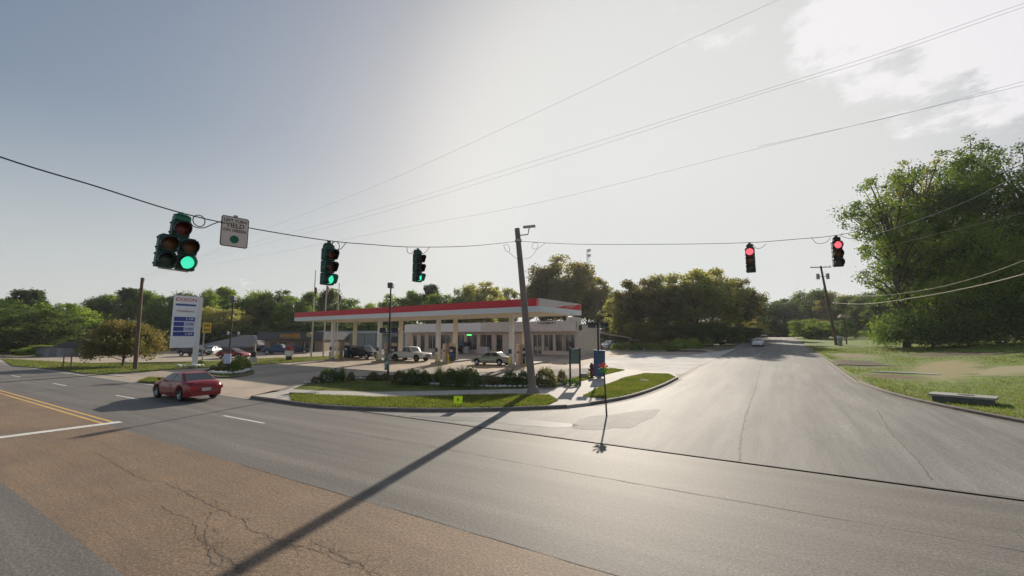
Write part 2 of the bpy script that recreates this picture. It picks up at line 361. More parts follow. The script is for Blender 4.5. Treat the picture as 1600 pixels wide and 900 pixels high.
def net(pts,n,wd,branch=.25,depth=0):
    Q=px(*pts) if depth==0 else pts
    out=[]
    for a,b in zip(Q,Q[1:]): out+=jline(a,b,n,.10)[:-1]
    out.append(Q[-1]); ribbon('pavement_crack',out,wd,.0052+.0007*depth,CRACK,wd*.7)
    if depth<2:
        for p in out[::3]:
            if random.random()<branch:
                a=random.uniform(0,2*math.pi); l=random.uniform(.15,.7); net([p,(p[0]+l*math.cos(a),p[1]+l*math.sin(a)*.6)],7,wd*.7,branch,depth+1)
net([(150,708),(190,730),(250,752),(320,785),(380,810),(425,842),(450,855)],18,.009,.6)
net([(250,790),(300,820),(345,865),(370,895)],14,.008,.6)
net([(330,800),(320,850),(350,890)],12,.008,.6)
net([(430,860),(500,850),(560,880)],12,.009,.6)
net([(470,850),(520,870),(600,897)],10,.008,.6)

# right-hand field: rises gently from the road
def edgeX(Y):
    pts=sorted([(p[1],p[0]) for p in rk])+[(60,4.45),(100,4.3),(500,4.3)]
    for (a,b),(c,d) in zip(pts,pts[1:]):
        if a<=Y<=c: return b+(d-b)*(Y-a)/max(c-a,1e-6)
    return pts[0][1]
def sm(t): t=max(0,min(1,t)); return t*t*(3-2*t)
def fieldz(X,Y):
    e=edgeX(Y); d=X-e
    return h(Y)+.13*sm(d/.3)+max(0,min(1.75,2.75-h(Y)))*sm((d-2)/26)*sm((Y-16)/25)+.05*math.sin(X*.31+Y*.2)*sm(d/5)
Ys=list(np.arange(14.0,80,1.2))+list(np.arange(80,320,6)); Ds=[.12,.5,1,1.7,2.5,3.5]+list(np.arange(5,60,2))+[70,90,130,200,300]
V=[];F=[]
for Y in Ys:
    e=edgeX(Y)
    for d in Ds: V.append((e+d,Y,fieldz(e+d,Y)))
nd=len(Ds)
for i in range(len(Ys)-1):
    for j in range(nd-1): F.append((i*nd+j,i*nd+j+1,(i+1)*nd+j+1,(i+1)*nd+j))
def PF(x,y):
    r=ray(x,y); t=5
    while t<300:
        if CH+r[2]*t<=fieldz(r[0]*t,r[1]*t): break
        t*=1.003
    return (r[0]*t,r[1]*t)
def patch(x0,y0,x1,y1,col,rot=0):
    a=PF(x0,(y0+y1)/2); b=PF(x1,(y0+y1)/2); c=PF((x0+x1)/2,y0); d=PF((x0+x1)/2,y1)
    ax=Vector((b[0]-a[0],b[1]-a[1])); ay=Vector((d[0]-c[0],d[1]-c[1])); ct=((a[0]+b[0])/2,(c[1]+d[1])/2)
    return (((c[0]+d[0]+a[0]+b[0])/4,(c[1]+d[1]+a[1]+b[1])/4),ax.length/2,ay.length/2,math.atan2(ax.y,ax.x),col)
PATCH=[patch(1275,560,1400,576,(.085,.052,.042)),patch(1262,572,1345,606,(.14,.10,.055)),patch(1400,557,1560,600,(.33,.27,.14)),patch(1345,583,1450,594,(.16,.09,.055)),patch(1520,566,1660,590,(.36,.31,.19)),patch(1385,549,1600,558,(.10,.065,.045)),patch(1290,551,1380,562,(.24,.18,.11))]
def fieldmat():
    m=mat('field_right',(.15,.205,.035),.9,var=.22,vscale=.8,fine=.4,fscale=18,world=True,bump=.9,bscale=20,spec=.15,col2=(.17,.18,.06),c2scale=.18,c2lo=.5,c2hi=.66)
    nt=m.node_tree;N=nt.nodes;L=nt.links; b=N['Principled BSDF']; cur=b.inputs['Base Color'].links[0].from_socket
    g=N.new('ShaderNodeNewGeometry').outputs['Position']
    for (c,rx,ry,rot,col) in PATCH:
        rx*=.85; ry*=.8
        mp=N.new('ShaderNodeMapping'); mp.vector_type='TEXTURE'; mp.inputs['Location'].default_value=(c[0],c[1],0); mp.inputs['Scale'].default_value=(rx,ry,1e4); mp.inputs['Rotation'].default_value=(0,0,rot); L.new(g,mp.inputs[0])
        ln=N.new('ShaderNodeVectorMath'); ln.operation='LENGTH'; L.new(mp.outputs[0],ln.inputs[0])
        nz=N.new('ShaderNodeTexNoise'); nz.inputs['Scale'].default_value=.55; nz.inputs['Detail'].default_value=6; nz.inputs['Roughness'].default_value=.75; L.new(g,nz.inputs['Vector'])
        s_=N.new('ShaderNodeMath'); s_.operation='MULTIPLY_ADD'; L.new(nz.outputs['Fac'],s_.inputs[0]); s_.inputs[1].default_value=2.4; L.new(ln.outputs['Value'],s_.inputs[2])
        q=N.new('ShaderNodeMapRange'); L.new(s_.outputs[0],q.inputs[0]); q.inputs[1].default_value=1.75; q.inputs[2].default_value=2.2; q.inputs[3].default_value=.9; q.inputs[4].default_value=0
        mx=N.new('ShaderNodeMix'); mx.data_type='RGBA'; L.new(q.outputs[0],mx.inputs[0]); L.new(cur,mx.inputs[6]); mx.inputs[7].default_value=(*col,1); cur=mx.outputs[2]
    L.new(cur,b.inputs['Base Color']); return m
o=MB().add(V,F).build('grass_field',fieldmat(),smooth=True); tag(o,kind='structure')

# ---------------------------------------------------------------- grass blades (stuff)
rng=np.random.default_rng(3)
def inpoly(pts,x,y):
    c=np.zeros(len(x),bool); n=len(pts)
    for i in range(n):
        x1,y1=pts[i][:2]; x2,y2=pts[(i+1)%n][:2]
        if y1==y2: continue
        c^=((y1>y)!=(y2>y))&(x<(x2-x1)*(y-y1)/(y2-y1)+x1)
    return c
def blades(X,Y,Z,hh):
    n=len(X); a=rng.uniform(0,np.pi*2,n); w_=hh*.22; l=rng.uniform(0,1,n)*hh*.7; b=rng.uniform(0,2*np.pi,n)
    A=np.stack([X-np.cos(a)*w_,Y-np.sin(a)*w_,Z],1); B=np.stack([X+np.cos(a)*w_,Y+np.sin(a)*w_,Z],1); T=np.stack([X+np.cos(b)*l,Y+np.sin(b)*l,Z+hh],1)
    return np.stack([A,B,T],1).reshape(-1,3)
VV=[]
hv=np.vectorize(h)
for (pts,off),n,hm in zip(LAWNS,[26000,16000,22000,8000,16000,3000,5000,2000],[.10,.06,.09,.10,.16,.14,.08,.2]):
    xs=[p[0] for p in pts]; ys=[p[1] for p in pts]
    X=rng.uniform(min(xs),max(xs),n*3); Y=rng.uniform(min(ys),max(ys),n*3); k=inpoly(pts,X,Y); X=X[k][:n];Y=Y[k][:n]
    VV.append(blades(X,Y,hv(Y)+off,rng.uniform(.4,1.1,len(X))*hm))
n=110000; Y=14.5+70*rng.uniform(0,1,n)**1.6; e=np.array([edgeX(y) for y in Y]); d=.3+45*rng.uniform(0,1,n)**1.4; X=e+d
keep=np.ones(n,bool)
for c,rx,ry,rot,_ in PATCH:
    dx=X-c[0];dy=Y-c[1]; keep&=((dx*math.cos(rot)+dy*math.sin(rot))/rx)**2+((-dx*math.sin(rot)+dy*math.cos(rot))/ry)**2>rng.uniform(.4,1.5,n)
X=X[keep];Y=Y[keep]; Z=np.array([fieldz(a,b) for a,b in zip(X,Y)]); VV.append(blades(X,Y,Z,rng.uniform(.03,.09,len(X))*(1+Y/90)))
V=np.concatenate(VV); o=fastmesh('grass',V,np.arange(len(V)).reshape(-1,3),BLADE); tag(o,'short sunlit turf on the verges and the field','grass',kind='stuff')

# ---------------------------------------------------------------- trees
BARK=mat('bark',(.09,.07,.055),.95,var=.3,vscale=4,bump=.6)
LEAFS={
 'mid':leafmat('leaf_mid',(.065,.12,.028),(.19,.25,.055),.45),
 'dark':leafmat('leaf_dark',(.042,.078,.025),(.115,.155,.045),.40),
 'light':leafmat('leaf_light',(.10,.17,.03),(.24,.29,.06),.48),
 'olive':leafmat('leaf_olive',(.14,.15,.065),(.33,.31,.135),.48),
 'brown':leafmat('leaf_brown',(.105,.100,.050),(.235,.205,.10),.46),
 'red':leafmat('leaf_red',(.06,.11,.03),(.21,.155,.07),.38),
 'pine':leafmat('leaf_pine',(.04,.075,.028),(.08,.12,.045),.3),
 'deep':leafmat('leaf_deep',(.026,.07,.026),(.16,.22,.034),.40,.25),  # second tone paints coarse sunlit patches into the leaf colour
}
def leafquads(pos,size,up=.3):
    n=len(pos); nrm=rng.normal(size=(n,3)); nrm[:,2]+=up; nrm/=np.linalg.norm(nrm,axis=1)[:,None]
    t=np.cross(nrm,rng.normal(size=(n,3))); t/=np.linalg.norm(t,axis=1)[:,None]; b=np.cross(nrm,t)
    s=(size*rng.uniform(.5,1.25,n))[:,None]; t=t*s; b=b*s*.6
    V=np.stack([pos-t,pos-b*.9+t*.1,pos+t,pos+b*.9+t*.1],1).reshape(-1,3)
    return V
def tree_meshes(seed,hgt,wid,nleaf,leaf,trunkfrac=.25,nclump=46,shape='round',cr=(.12,.22)):
    global rng
    rr=np.random.default_rng(seed); rnd=random.Random(seed)
    mb=MB(); R_=wid/2; base=hgt*trunkfrac; tr=hgt*.013+.05
    pts=[(rnd.uniform(-.02,.02)*hgt*k,rnd.uniform(-.02,.02)*hgt*k,z) for k,z in enumerate(np.linspace(-.3,hgt*.8,6))]
    mb.tube(pts,[tr*1.25,tr,tr*.85,tr*.6,tr*.4,tr*.15],8)
    cl=[]
    for i in range(nclump):
        a=rnd.uniform(0,2*math.pi); u=rnd.random()**.7
        if shape=='round': ph=rnd.uniform(-.75,1.); zc=base+(hgt-base)*(.5+.46*ph); rad=R_*math.sqrt(max(0,1-.8*ph*ph))*(.45+.5*u)
        elif shape=='tall': ph=rnd.uniform(0,1); zc=base+(hgt-base)*(.05+.9*ph); rad=R_*(.9-.6*ph)*(.35+.6*u)
        elif shape=='pine': ph=rnd.uniform(.3,1); zc=base+(hgt-base)*(.2+.75*ph); rad=R_*(.85-.6*ph)*(.3+.7*u)
        else: ph=rnd.uniform(0,1); zc=base+(hgt-base)*(.15+.75*ph); rad=R_*math.sqrt(1-ph*ph*.85)*(.4+.55*u)
        c=np.array([rad*math.cos(a),rad*math.sin(a),zc]); r=R_*rnd.uniform(*cr)*1.25
        cl.append((c,r))
        if i%2==0:
            z0=min(zc-.12*hgt,hgt*.7)*rnd.uniform(.6,.95); z0=max(z0,base*.7)
            mid=(c[0]*.45,c[1]*.45,z0+(zc-z0)*.6)
            mb.tube([(0,0,z0),mid,tuple(c)],[tr*.45,tr*.28,tr*.08],5)
    if shape=='round' or shape=='dome':
        for i in range(int(nclump*.35)):
            cl.append((np.array([rr.normal()*R_*.3,rr.normal()*R_*.3,base+(hgt-base)*rr.uniform(.25,.75)]),R_*.3))
    per=[c[1]**2 for c in cl]; tot=sum(per); pos=[]
    for (c,r),p in zip(cl,per):
        n=int(nleaf*p/tot)+4; d=rr.normal(size=(n,3)); d/=np.linalg.norm(d,axis=1)[:,None]
        rad=r*(rr.uniform(.1,1,n)**.55)*(1+.30*np.sin(d[:,0]*5+seed+c[0])*np.cos(d[:,1]*6+c[2])+.28*np.sin(d[:,2]*11+c[1]*3)*np.cos(d[:,0]*9+c[0]*2))*np.where(rr.random(n)<.14,rr.uniform(1.,1.55,n),1.); q=c+d*rad[:,None]*np.array([1.15,1.15,.85]); pos.append(q)
    pos=np.concatenate(pos); rng=rr; V=leafquads(pos,leaf)
    return mb,V
def tree(name,loc,hgt,wid,nleaf,leaf,lm,label,cat='tree',group=None,**kw):
    mb,V=tree_meshes(kw.pop('seed'),hgt,wid,nleaf,leaf,**kw)
    e=empty(name,loc,0,label,cat,group)
    mb.build('trunk',BARK,e,smooth=True); fastmesh('crown',V,np.arange(len(V)).reshape(-1,4),LEAFS[lm],e)
    return e
PROTO={}
def proto(kind,var):
    k=(kind,var)
    if k not in PROTO:
        par={'round':dict(shape='round',nclump=50),'tall':dict(shape='tall',nclump=44,cr=(.16,.3)),'pine':dict(shape='pine',nclump=26,cr=(.16,.28),trunkfrac=.3),'loose':dict(shape='round',nclump=60,cr=(.09,.17))}[kind]
        PROTO[k]=tree_meshes(100+var*7+len(kind),12,9 if kind!='pine' else 6,17000,.20,trunkfrac=par.pop('trunkfrac',.12),**par)
        mb,V=PROTO[k]
        a=mb.build('trunk',BARK,None,smooth=True); me=a.data; bpy.data.objects.remove(a)
        b=fastmesh('crown',V,np.arange(len(V)).reshape(-1,4),LEAFS['mid']); m2=b.data; bpy.data.objects.remove(b)
        PROTO[k]=(me,m2,{})
    return PROTO[k]
def far_tree(pxx,topy,d,wpx,kind,lm,label,group=None,var=None,name='tree'):
    X,Y=dep(pxx,d); z0=h(Y)-.1; zt=zat(X,Y,pxx,topy); H_=(zt-z0)*1.07; z0-=.16*H_ if name=='bush' else 0; H_*=1.13 if name=='bush' else 1; W_=wpx*d/FPX*1.1
    var=random.randrange(4) if var is None else var
    tm,cm,cache=proto(kind,var)
    if lm not in cache: c=cm.copy(); c.materials.clear(); c.materials.append(LEAFS[lm]); cache[lm]=c
    e=empty(name,(X,Y,z0),random.uniform(0,6.28),label,'tree',group)
    w0=9 if kind!='pine' else 6
    for nm,me in (('trunk',tm),('crown',cache[lm])):
        o=bpy.data.objects.new(nm,me); C.objects.link(o); o.parent=e; 
    e.scale=(W_/w0,W_/w0,H_/12)
    return e
G1='trees of the wood behind the shops'
KN_={'pine':('pine_tree','dark pine'),'round':('broadleaf_tree','full-crowned tree'),'tall':('broadleaf_tree','tall tree'),'loose':('broadleaf_tree','open-crowned tree')}
CW={'mid':'mid green','dark':'dark green','light':'bright yellow-green','olive':'olive green','brown':'brownish green','pine':'dark'}
# pixel column, crown top row, distance, crown width (pixels), kind, leaf
ROW=[(38,459,105,62,'pine','pine','tallest pine at the far left edge, rising above the round dark tree'),
(5,474,95,70,'round','mid','mid green tree at the left edge of the view beside the tall pine'),
(48,488,80,110,'round','dark','broad dark tree standing over the hedge at far left'),
(88,478,92,70,'loose','light','bright yellow-green tree just right of the broad dark tree at left'),
(122,484,98,66,'tall','light','yellow-green tree behind the grey shed at left'),
(150,472,118,56,'tall','mid','mid green tree above the white gabled building'),
(178,466,122,60,'round','mid','mid green tree left of the wooden utility pole'),
(205,457,128,66,'pine','pine','dark pine directly behind the wooden utility pole'),
(232,462,126,60,'tall','mid','green tree between the utility pole and the price sign, left one'),
(256,468,120,54,'round','light','light green tree between the utility pole and the price sign, right one'),
(285,464,124,60,'tall','dark','dark green tree behind the fuel price sign'),
(322,458,120,44,'tall','mid','narrow tree just right of the fuel price sign'),
(348,455,130,44,'pine','mid','spindly tree with an open top above the hip-roofed building'),
(340,486,104,80,'round','olive','pale olive tree low over the hip roof'),
(372,468,118,66,'round','mid','round green tree behind the dark floodlight pole at left'),
(402,462,124,60,'tall','mid','green tree left of the dark-roofed parts shop'),
(432,458,122,60,'loose','dark','dark open tree above the left end of the parts shop'),
(458,470,112,56,'round','mid','round green tree right above the parts shop sign'),
(480,462,126,50,'tall','light','light green tree behind the tallest flagpole'),
(512,458,124,56,'tall','dark','dark tree behind the second and third flagpoles'),
(540,472,118,54,'round','mid','green tree above the left end of the canopy'),
(578,478,132,40,'tall','light','small light green treetop over the canopy, right of the flagpoles'),
(615,466,126,56,'round','light','light green treetop behind the tall floodlight pole'),
(648,460,130,48,'tall','light','light green tree over the middle of the canopy'),
(672,450,134,36,'pine','pine','dark pine tip rising above the middle of the canopy'),
(690,464,120,56,'round','mid','mid green tree over the canopy, right of the pine tip'),
(722,456,128,60,'round','dark','dark green treetop over the right half of the canopy'),
(752,446,122,66,'loose','olive','olive tree over the canopy left of the grey strain pole'),
(786,452,116,56,'loose','olive','olive tree just left of the grey strain pole'),
(848,426,96,70,'round','brown','brownish tree forming the left side of the big dark clump by the canopy end'),
(884,411,96,92,'round','brown','tallest brownish tree behind the right end of the canopy'),
(918,432,100,70,'loose','brown','brownish tree on the right side of the big dark clump'),
(950,456,104,56,'round','dark','dark tree behind the store right corner'),
(972,462,98,50,'loose','olive','olive tree behind the low carport roof'),
(1005,442,92,82,'loose','brown','brown-green tree right of the carport building'),
(1040,438,96,70,'round','olive','olive tree behind the two green mounds of bush'),
(1085,432,94,100,'loose','olive','tall olive tree with a ragged top right of the shrub island'),
(1118,426,100,84,'loose','olive','tallest olive tree of the stand left of the side road'),
(1155,442,104,62,'loose','brown','brown-green tree leaning over the side road'),
(1178,464,122,44,'round','dark','dark tree right at the left edge of the side road'),
(1205,478,175,52,'round','dark','distant dark tree at the end of the side road, left one'),
(1232,470,180,56,'round','dark','distant dark tree at the end of the side road, middle one'),
(1258,462,172,58,'round','dark','distant dark tree at the end of the side road, right one'),
(1285,458,160,60,'tall','dark','dark tree behind the far transformer pole'),
(1312,462,150,54,'round','brown','dark brown-green tree just right of the transformer pole'),
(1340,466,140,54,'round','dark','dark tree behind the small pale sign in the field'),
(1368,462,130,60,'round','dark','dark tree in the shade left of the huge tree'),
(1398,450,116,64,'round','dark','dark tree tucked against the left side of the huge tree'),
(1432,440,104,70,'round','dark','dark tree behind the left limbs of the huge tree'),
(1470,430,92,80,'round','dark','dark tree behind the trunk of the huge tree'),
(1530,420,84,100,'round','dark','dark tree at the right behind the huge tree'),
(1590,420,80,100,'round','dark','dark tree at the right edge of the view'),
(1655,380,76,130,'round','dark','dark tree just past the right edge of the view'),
(-45,470,100,90,'round','mid','green tree past the left edge of the view')]
for a in ROW:
    if 780<a[0]<960: a=(a[0],a[1],a[2]*1.5)+a[3:]
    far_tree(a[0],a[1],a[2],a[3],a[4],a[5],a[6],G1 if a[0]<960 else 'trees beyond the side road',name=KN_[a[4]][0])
# understorey: lower bushes in front of the wood
US=[(20,520,84,70,'mid'),(62,540,74,40,'light'),(300,512,100,70,'dark'),(395,512,100,70,'dark'),(440,505,110,70,'dark'),(500,505,104,80,'dark'),(560,508,104,80,'dark'),(620,508,104,80,'dark'),(250,515,102,70,'dark'),(205,512,104,70,'dark'),(150,512,96,60,'dark'),(110,520,90,50,'dark'),
 (985,520,90,50,'brown'),(1010,505,86,60,'brown'),(1045,508,88,60,'brown'),(1085,505,88,70,'dark'),(1125,505,92,60,'dark'),(1165,512,100,44,'dark'),(1262,500,118,44,'mid'),(1283,505,110,40,'mid'),(1215,512,170,40,'dark'),(1240,505,168,40,'dark'),(1290,500,150,60,'dark')]
for x in range(-30,960,37): US.append((x,512+random.randint(-5,5),118+random.randint(-4,8),74,random.choice(['dark','dark','mid'])))
for x in range(968,1190,28): US.append((x,500+random.randint(-6,4),112+random.randint(-4,6),56,random.choice(['olive','brown'])))
for x in range(1180,1430,24): US.append((x,507+random.randint(-6,4),(186 if x<1300 else 140)+random.randint(-4,6),50,random.choice(['dark','dark','brown'])))
US.sort()
ORD='first second third fourth fifth sixth seventh eighth ninth tenth eleventh twelfth thirteenth fourteenth fifteenth sixteenth seventeenth eighteenth nineteenth twentieth'.split()
CNT={}
for i,(x,y,d,wd,lm) in enumerate(US):
    lab={'mid':'mid green','dark':'dark','light':'bright green','brown':'brownish','olive':'olive'}[lm]
    side='left of the price sign' if x<280 else 'between the price sign and the canopy' if x<460 else 'seen under the canopy' if x<800 else 'between the store and the side road' if x<1200 else 'right of the side road'
    k=(lab,side); n_=CNT.get(k,0); CNT[k]=n_+1
    e=far_tree(x,y,d,wd*1.15,'round',lm,None,'low bushes at the foot of the wood',name='bush')
    e['label']=f"{ORD[n_]} {lab} bush from the left, {side}"; e['category']='bush'
def by(x,y): X,Y,Z=P(x,y); return X,Y
# crape myrtle by the utility pole
X,Y=by(190,572)
tree('ornamental_tree',(X,Y,h(Y)),zat(X,Y,190,503)-h(Y),7.3,26000,.13,'red','wide low tree with reddish-green crown beside the wooden utility pole',seed=5,shape='dome',trunkfrac=.16,nclump=60)
# the huge tree at the right
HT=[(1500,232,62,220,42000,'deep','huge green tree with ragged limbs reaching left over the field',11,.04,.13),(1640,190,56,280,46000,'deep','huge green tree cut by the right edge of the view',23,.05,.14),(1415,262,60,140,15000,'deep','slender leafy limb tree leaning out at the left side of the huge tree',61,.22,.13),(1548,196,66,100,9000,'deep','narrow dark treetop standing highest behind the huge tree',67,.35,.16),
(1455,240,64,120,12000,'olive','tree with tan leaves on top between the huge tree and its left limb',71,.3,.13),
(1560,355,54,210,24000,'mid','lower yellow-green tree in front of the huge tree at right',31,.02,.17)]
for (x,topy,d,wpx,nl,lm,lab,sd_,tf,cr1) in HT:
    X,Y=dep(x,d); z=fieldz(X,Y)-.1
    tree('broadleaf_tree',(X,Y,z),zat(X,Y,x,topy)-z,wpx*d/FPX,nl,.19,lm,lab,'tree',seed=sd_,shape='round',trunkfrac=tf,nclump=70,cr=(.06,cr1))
for (x,topy,d,wpx,nl,lm,lab,sd_) in [(1415,492,60,90,8000,'mid','green thicket bush at the left foot of the huge tree',43),(1455,480,56,130,12000,'dark','first dark thicket bush from the left under the huge tree',44),(1512,474,54,140,12000,'mid','green thicket bush right of the middle under the huge tree',45),(1570,468,52,150,12000,'dark','second dark thicket bush from the left under the huge tree',47),(1640,465,50,150,12000,'dark','dark thicket bush at the right edge of the field',49)]:
    X,Y=dep(x,d); z=fieldz(X,Y)-.1
    tree('bush',(X,Y,z),zat(X,Y,x,topy)-z,wpx*d/FPX,nl,.15,lm,lab,'bush',seed=sd_,shape='dome',trunkfrac=.02,nclump=40,cr=(.18,.32))

# ---------------------------------------------------------------- shrubs, stones
def blob(seed,n=2200,leaf=.045,rx=.6,rz=.5,spiky=False):
    rr=np.random.default_rng(seed); d=rr.normal(size=(n,3)); d/=np.linalg.norm(d,axis=1)[:,None]; d[:,2]=np.abs(d[:,2])
    rad=rr.uniform(.3,1,n)**.35*(1+.12*np.sin(d[:,0]*7+seed)*np.cos(d[:,1]*6+d[:,2]*5))
    pos=d*rad[:,None]*np.array([rx,rx,rz*1.6])+np.array([0,0,.05])
    global rng; rng=rr
    if not spiky: V=leafquads(pos,leaf); return V,4
    n=420; a=rr.uniform(0,2*np.pi,n); t=rr.uniform(0,1,n)**.6; hh=rr.uniform(.6,1.,n)*rz*2; T=np.stack([np.cos(a)*t*rx,np.sin(a)*t*rx,hh*(1-.35*t*t)],1)
    B=np.stack([np.cos(a)*t*rx*.25,np.sin(a)*t*rx*.25,np.zeros(n)],1); pr=np.stack([-np.sin(a),np.cos(a),np.zeros(n)],1)*.018
    V=np.stack([B-pr,B+pr,T],1).reshape(-1,3); return V,3
BM={}
def shrub(x,y,wpx,hpx,kind,lm,label,group,name='shrub'):
    X,Y,Z=P(x,y); d=-math.sin(YAW)*X+math.cos(YAW)*Y
    k=(kind,lm,random.randrange(3))
    if k not in BM:
        V,q=blob(40+k[2]*3,spiky=kind=='spiky'); o=fastmesh('foliage',V,np.arange(len(V)).reshape(-1,q),LEAFS[lm]); BM[k]=o.data; bpy.data.objects.remove(o)
    o=bpy.data.objects.new(name,BM[k]); C.objects.link(o); o.location=(X,Y,Z+.12); o.rotation_euler=(0,0,random.uniform(0,6))
    o.scale=(wpx*d/FPX/1.2,)*2+(hpx*d/FPX/(.85 if kind!='spiky' else 1.),)
    return tag(o,label,'shrub',group)
GB='shrubs in the corner planting bed'
for x,y,wd,hg,kind,lm,lab in [(492,601,14,10,'b','brown','tiny dark plant at the left tip of the corner bed'),(513,600,32,22,'b','dark','dark rounded shrub at the left end of the corner bed'),(534,598,18,26,'spiky','mid','spiky grass clump beside the leftmost rounded shrub'),(548,598,14,14,'b','brown','small reddish shrub right of the left spiky clump'),
 (583,597,20,13,'b','brown','small purple-brown shrub left of the tall floodlight pole'),(602,597,18,11,'b','brown','small purple-brown shrub under the tall floodlight pole'),(624,602,26,20,'b','brown','purple-brown shrub just right of the tall floodlight pole'),(644,604,34,24,'b','dark','dark shrub left of the big spiky grass clump'),
 (662,604,28,22,'b','dark','dark shrub at the foot of the big spiky clump, left side'),(686,603,30,34,'spiky','mid','tall spiky grass clump in the middle of the bed'),(706,607,38,28,'b','dark','large dark shrub right of the tall spiky clump'),(733,608,42,30,'b','dark','widest dark shrub in front of the grey-green sedan'),(722,604,30,34,'spiky','dark','wispy grass rising behind the large dark shrubs'),
 (764,606,22,18,'b','brown','low grey-purple shrub between the wide shrub and the clipped ones'),(778,606,22,14,'b','brown','low dull shrub left of the clipped pair'),(797,607,30,25,'b','dark','clipped dark shrub left of the grey strain pole'),(818,606,24,24,'b','dark','clipped dark shrub directly behind the grey strain pole'),(853,608,38,30,'b','brown','clipped round shrub just right of the grey strain pole'),
 (878,602,18,20,'b','red','reddish leafy plant left of the two-post sign'),(893,606,28,12,'b','mid','low leafy green plant at the foot of the two-post sign')]:
    shrub(x,y,wd,hg,kind,lm,lab,GB)
for x,y,wd,hg,kind,lm,lab in [(333,581,12,8,'b','brown','tiny dark plant at the left of the small kerbed island'),(350,580,20,16,'b','brown','dark red shrub at the foot of the floodlight pole on the small island'),(376,580,28,22,'b','mid','green shrub at the right of the small kerbed island'),(365,579,16,14,'b','dark','dark shrub in the middle of the small kerbed island')]:
    shrub(x,y,wd,hg,kind,lm,lab,'shrubs on the small kerbed island')
X,Y,Z=P(1072,549)
me_=smoothline([(X+2.9*math.cos(t),Y+1.5*math.sin(t)) for t in np.linspace(0,2*math.pi,13)],2)
sheet('shrub_island_bed',me_[:-1],.12,MULCH); kerb(me_,1,wd=.15,ht=.13)
for x,lab in [(1060,'left green bush on the oval island by the side road'),(1084,'right green bush on the oval island by the side road')]: shrub(x,547,26,17,'b','light',lab,'bushes on the oval island')
# hedges / hedge row at right back and left
for i,x in enumerate(range(965,1052,14)):
    shrub(x,549-(i%2),24,12,'b','brown' if i%2 else 'mid',f'{"first second third fourth fifth sixth seventh".split()[i]} low hedge bush from the left behind the pale side lot','hedge along the side lot',name='hedge_bush')
for i,x in enumerate(range(0,40,11)):
    shrub(x,553,18,13,'b','light',f'{"first second third fourth".split()[i]} clipped hedge bush from the left, at the far left edge','hedge at the far left',name='hedge_bush')
for x,y,wd,hg,lm,lab in [(1266,530,20,24,'light','bright bush left of the transformer pole base'),(1285,530,18,18,'mid','green bush beside the transformer pole base'),(1326,530,26,30,'dark','dark bush under the small pale sign'),(1350,529,24,12,'mid','low green weeds right of the small pale sign'),(1390,531,28,8,'mid','low weeds along the back of the field'),(1105,541,20,12,'light','yellow-green bush by the trees left of the side road'),(1158,536,14,16,'mid','pale green bush beside the oncoming white car')]:
    shrub(x,y,wd,hg,'b',lm,lab,None)
X0,Y0,_=P(318,562)
ST=mat('stone',(.68,.66,.62),.85,var=.25,vscale=8,bump=.3)
def stone_mesh(seed):
    rnd=random.Random(seed); bm=bmesh.new(); bmesh.ops.create_icosphere(bm,subdivisions=2,radius=.5)
    for v in bm.verts: v.co*=1+.25*math.sin(v.co.x*7+seed)*math.cos(v.co.y*6+seed*2)+rnd.uniform(-.05,.05); v.co.z*=.65
    me=bpy.data.meshes.new('stone'); bm.to_mesh(me); bm.free(); me.materials.append(ST); me.polygons.foreach_set('use_smooth',[True]*len(me.polygons)); return me
SM=[stone_mesh(i) for i in range(4)]
def stone(X,Y,s,label,group):
    o=bpy.data.objects.new('edging_stone',SM[random.randrange(4)]); C.objects.link(o); o.location=(X,Y,h(Y)+.16+s*.2); o.rotation_euler=(0,0,random.uniform(0,6)); o.scale=(s*random.uniform(.8,1.3),s,s*random.uniform(.7,1)); tag(o,label,'stone',group)
def along(pts,step):
    out=[];acc=0
    for a,b in zip(pts,pts[1:]):
        l=math.dist(a,b); t=acc
        while t<l: out.append((a[0]+(b[0]-a[0])*t/l,a[1]+(b[1]-a[1])*t/l)); t+=step
        acc=t-l
    return out
for p in along(smoothline(px((476,602),(505,600.5),(530,598),(580,595),(615,597),(640,600),(670,604),(700,606),(760,608.5),(810,608.5),(845,607),(880,605))),.30):
    stone(p[0]+random.uniform(-.05,.05),p[1]+random.uniform(-.06,.06),random.uniform(.18,.32),'small pale edging stone in the line between lawn and planting bed','pale stones edging the corner bed')
for p in along(px((330,586),(352,588),(375,586),(388,582)),.55): stone(p[0],p[1],random.uniform(.3,.55),'pale stone on the small kerbed island','pale stones on the small kerbed island')
for p in along(px((279,575),(300,575.5),(316,573.5)),.7): stone(p[0],p[1],random.uniform(.35,.55),'pale stone at the foot of the fuel price sign','pale stones under the price sign')
shrub(312,573,12,9,'b','red','small reddish plant at the foot of the price sign',None)

# ---------------------------------------------------------------- common object materials
WHITE=mat('white_paint',(.78,.77,.75),.5,var=.05)
CREAM=mat('cream_paint',(.74,.65,.50),.6,var=.08)
RED=mat('red_fascia',(.64,.012,.03),.45,var=.05)
BLACK=mat('black_metal',(.02,.02,.022),.5,var=.1)
DGREEN=mat('signal_green',(.012,.075,.050),.5,var=.15)
GALV=mat('galvanised',(.38,.38,.38),.45,.6,var=.15)
CABLE=mat('cable',(.03,.03,.032),.6,var=.1)
GLASSD=mat('dark_glass',(.02,.025,.03),.08,var=0,spec=.8)
TYRE=mat('tyre',(.018,.018,.018),.85,var=.1)
RIM=mat('rim',(.45,.46,.48),.3,.8,var=.05)
POLEM=mat('pole_concrete',(.22,.175,.15),.75,var=.2,vscale=2,stretch=(1,1,.3),bump=.2)
WOOD=mat('pole_wood',(.13,.085,.06),.9,var=.25,vscale=3,stretch=(3,3,.3),bump=.3)
BLUE=mat('blue_sign',(.02,.05,.30),.5,var=.05)

